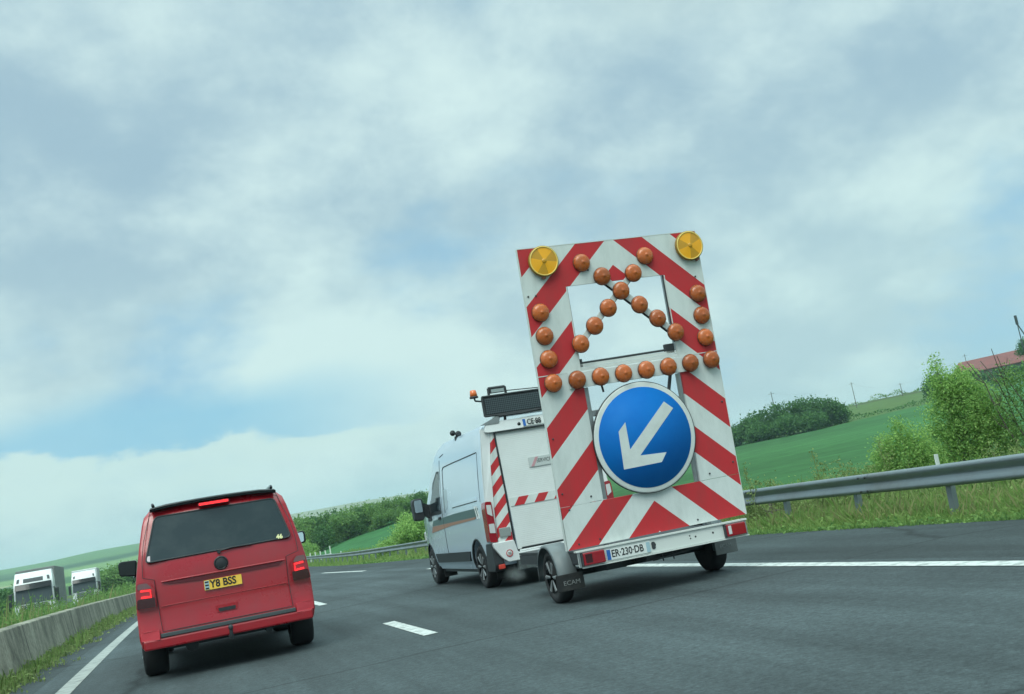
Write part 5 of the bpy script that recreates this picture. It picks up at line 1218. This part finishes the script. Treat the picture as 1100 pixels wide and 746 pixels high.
grass('verge_edge_weeds', 9000, lambda g, Y: 9.18 + np.abs(g.normal(size=len(Y))) * .16, near(6, 60), lambda g, X, Y: g.uniform(.03, .12, len(X)), 'leaf_mid', 203, wid=.012, leafy=1.5)
grass('bank_grass', 36000, lambda g, Y: 11.6 + g.random(len(Y)) ** 1.2 * 10, near(7, 70, 1.5), lambda g, X, Y: g.uniform(.15, .55, len(X)), 'grass', 204, wid=.006, bend=.7, leafy=.4)
grass('bank_ground_cover', 9000, lambda g, Y: 11.3 + g.random(len(Y)) * 6, near(8, 60, 1.3), lambda g, X, Y: g.uniform(.25, .7, len(X)), 'leaf_olive', 205, wid=.006, leafy=3.0)
grass('far_verge_grass', 14000, lambda g, Y: 9.2 + g.random(len(Y)) * 9, near(40, 120, 1.1), lambda g, X, Y: g.uniform(.12, .42, len(X)), 'grass', 206, wid=.012)
grass('wall_foot_weeds', 11000, lambda g, Y: -2.66 + np.abs(g.normal(size=len(Y))) * .20 * (.6 + .6 * np.sin(Y * 1.1) ** 2), near(9, 70, 1.4), lambda g, X, Y: g.uniform(.04, .26, len(X)) * (1.0 - .45 * np.clip((X + 2.65) / .5, 0, 1)), 'leaf_olive', 207, wid=.012, leafy=2.2)
grass('wall_foot_grass', 6000, lambda g, Y: -2.62 + np.abs(g.normal(size=len(Y))) * .14, near(9, 70, 1.4), lambda g, X, Y: g.uniform(.08, .34, len(X)), 'grass', 208, wid=.007)
topz = lambda x, y: gz(x, y)
def interp_top(X, Y): 
    g0 = np.array([gz(a, b) for a, b in zip(X, Y)]); lvl = np.array([zr(b) for b in Y])
    return np.clip(lvl + 1.02 + .10 * np.sin(Y * .9) + .08 * np.sin(Y * 2.3 + X) - g0, .3, 2.6)
grass('median_scrub', 20000, lambda g, Y: -3.12 - g.random(len(Y)) ** .8 * 3.0, near(10, 115, 1.35), lambda g, X, Y: interp_top(X, Y) * g.uniform(.35, .98, len(X)), 'leaf_mid', 209, wid=.0015, bend=.3, leafy=6.5)
grass('median_grass', 5000, lambda g, Y: -3.12 - g.random(len(Y)) * 1.6, near(10, 115, 1.35), lambda g, X, Y: interp_top(X, Y) * g.uniform(.45, 1.0, len(X)), 'grass_dry', 210, wid=.0016, bend=.3)

# ------------------------------------------------------------------ lorries on the other carriageway
def curved(x0, x1, zb, zt, off, thick, yf, n=10, tb=0.0):
    vs = []
    for i in range(n + 1):
        u = i / n; 
        for z, x in ((zb, x0 - tb + (x1 - x0 + 2 * tb) * u), (zt, x0 + (x1 - x0) * u)):
            y = yf(x, z); vs += [(x, y + off, z), (x, y + off + thick, z)]
    fs = []
    for i in range(n):
        a = 4 * i; b = a + 4
        fs += [(a, b, b + 2, a + 2), (a + 1, a + 3, b + 3, b + 1), (a + 2, b + 2, b + 3, a + 3), (a, a + 1, b + 1, b)]
    fs += [(0, 2, 3, 1), (4 * n, 4 * n + 1, 4 * n + 3, 4 * n + 2)]
    return MB().add(vs, fs)
def lorry(label, loc, rz, style):
    t = thing('lorry', label, 'lorry', loc, rz)
    W2, H = 1.25, 3.78
    def fn(u, y, w):
        z = .45 + (H - .45) * w; rake = .0 if z < 1.5 else (z - 1.5) * .10 + (0 if z < 3.0 else (z - 3.0) * .9)
        return (u * (W2 - (.10 * max(0, (z - 2.9)))), y + rake * max(0, 1 - y / 1.6) + .10 * u * u * max(0, 1 - y / .6), z)
    b = subdivided_body('cab', [0, .25, .8, 1.6, 2.2], [-1, -.85, -.4, 0, .4, .85, 1], [0, .2, .33, .5, .66, .78, .88, 1], fn, MT['paint_white'], t, bevel=.09)
    fy = lambda x, z: (0 if z < 1.5 else (z - 1.5) * .10 + (0 if z < 3.0 else (z - 3.0) * .9)) + .10 * (x / W2) ** 2
    curved(-1.13, 1.13, 1.66, 2.74, -.035, .05, fy, tb=.04).build('windscreen', MT['lorry_glass'], t)
    curved(-1.15, 1.15, 2.62, 3.0, -.10, .05, lambda x, z: fy(x, z) - (3.0 - z) * .3).build('sun_visor', MT['black_gloss'], t)
    if style == 0: curved(-.62, .62, 3.10, 3.36, -.04, .05, fy).build('roof_panel', MT['steel_dark'], t)
    for s in (-1, 1):
        MB().prism(roundpoly([(s * .86, 3.40), (s * 1.02, 3.38), (s * 1.05, 3.12), (s * .90, 3.14)], .03), -.05, .02, yf=fy).build('roof_lamp', MT['steel_dark'], t)
        q = MB().box(min(s * 1.34, s * 1.58), max(s * 1.34, s * 1.58), -.12, .05, 1.55, 2.45, bev=.05).build('mirror', MT['black_plastic'], t)
        MB().tube((s * 1.22, .1, 2.5), (s * 1.46, -.03, 2.42), .03).build('mirror_arm', MT['black_plastic'], q)
        MB().prism(roundpoly([(s * .72, .98), (s * 1.16, 1.02), (s * 1.18, .78), (s * .78, .74)], .04), -.04, .02, yf=fy).build('headlight', MT['lamp_clear'], t)
        MB().prism(roundpoly([(s * 1.0, 2.6), (s * 1.16, 2.6), (s * 1.2, 1.2), (s * 1.02, 1.2)], .02), .42, .46, yf=fy).build('cab_flank', MT['steel_dark'], t)
        MB().prism(roundpoly([(.55, 2.55), (1.35, 2.55), (1.35, 1.75), (.40, 1.75)], .06), s * 1.235, s * 1.262, plane='yz').build('side_window', MT['tinted_glass'], t)
        for y in (1.3, 5.0): wheel(t, s * 1.06, y, .5, .34, s, MT['tyre'], MT['alloy'], spokes=8)
        for y in (9.4, 10.7, 12.0): wheel(t, s * 1.06, y, .5, .34, s, MT['tyre'], MT['alloy'], spokes=8)
    g = MB()
    for k in range(5): g.box(-.85, .85, -.03 + 0, .0, 1.08 + k * .11, 1.14 + k * .11)
    g.build('grille', MT['steel_dark'], t)
    MB().box(-1.22, 1.22, -.08, .1, .32, .68, bev=.05).build('bumper', MT['paint_white'], t)
    MB().box(-.35, .35, 1.0, 13.2, .55, .95).build('chassis', MT['steel_dark'], t)
    tr = MB().box(-1.27, 1.27, 2.75, 13.6, 1.15, 4.0, bev=.04).build('trailer_box', MT['tarp_grey'] if style == 0 else MT['paint_white'], t)
    m_ = MB()
    for k in range(9):
        for s in (-1, 1): m_.box(min(s * 1.27, s * 1.285), max(s * 1.27, s * 1.285), 3.0 + k * 1.28, 3.06 + k * 1.28, 1.2, 3.95)
    m_.build('side_ribs', MT['steel'], tr)
    MB().box(-.26, .26, -.10, -.085, .42, .53).build('number_plate', MT['plate_white'], t)
    return t
lorry('oncoming white lorry with a dark visor and grey box trailer, nearer of the two', (-10.35, 77.5, zr(77) - .50), R(3), 0)
lorry('oncoming white lorry following behind the grey trailer, farther of the two', (-10.95, 119, zr(119) - .50), R(3), 1)

# ------------------------------------------------------------------ puff of exhaust smoke by the white van's rear wheel
def volume_mat(name, col, dens, noise=False):
    m = bpy.data.materials.new(name); m.use_nodes = True; t = m.node_tree; n = t.nodes
    for q in list(n): n.remove(q)
    o = n.new('ShaderNodeOutputMaterial'); v = n.new('ShaderNodeVolumePrincipled'); v.inputs['Color'].default_value = (*col, 1); v.inputs['Density'].default_value = dens; v.inputs['Anisotropy'].default_value = 0.1
    if noise:
        c = n.new('ShaderNodeTexCoord'); ln = n.new('ShaderNodeVectorMath'); ln.operation = 'LENGTH'; sc = n.new('ShaderNodeVectorMath'); sc.operation = 'MULTIPLY'; sc.inputs[1].default_value = (3.7, 3.0, 5.2)
        t.links.new(c.outputs['Object'], sc.inputs[0]); t.links.new(sc.outputs[0], ln.inputs[0]); nz = n.new('ShaderNodeTexNoise'); nz.inputs['Scale'].default_value = 9; nz.inputs['Detail'].default_value = 4; t.links.new(c.outputs['Object'], nz.inputs['Vector'])
        a = n.new('ShaderNodeMath'); a.operation = 'ADD'; t.links.new(ln.outputs['Value'], a.inputs[0]); t.links.new(nz.outputs['Fac'], a.inputs[1])
        r = n.new('ShaderNodeMapRange'); r.interpolation_type = 'SMOOTHSTEP'; t.links.new(a.outputs[0], r.inputs[0]); r.inputs[1].default_value = 0.5; r.inputs[2].default_value = 1.3; r.inputs[3].default_value = dens; r.inputs[4].default_value = 0
        t.links.new(r.outputs[0], v.inputs['Density'])
    t.links.new(v.outputs[0], o.inputs['Volume'])
    return m
bm = bmesh.new(); bmesh.ops.create_icosphere(bm, subdivisions=3, radius=1); rd = random.Random(1)
for v in bm.verts:
    s = 1 + .22 * math.sin(v.co.x * 5 + 1) * math.cos(v.co.z * 4) + .12 * math.sin(v.co.y * 7 + v.co.z * 6); v.co = Vector((v.co.x * .24 * s, v.co.y * .30 * s, v.co.z * .17 * s))
me = bpy.data.meshes.new('exhaust_smoke'); bm.to_mesh(me); bm.free(); sm = link_mesh('exhaust_smoke', me, volume_mat('smoke', (.9, .97, .97), 1.1, True), smooth=True); sm.location = (4.55, 14.72, .20)
tag(sm, 'small pale puff of exhaust smoke by the rear wheel of the white van', 'smoke', kind='stuff')

# ------------------------------------------------------------------ the air
hz = MB().box(-2640, 2640, -640, 2760, -6, 75).build('haze', volume_mat('air', (.62, .82, .90), 0.00030)); hz['kind'] = 'stuff'
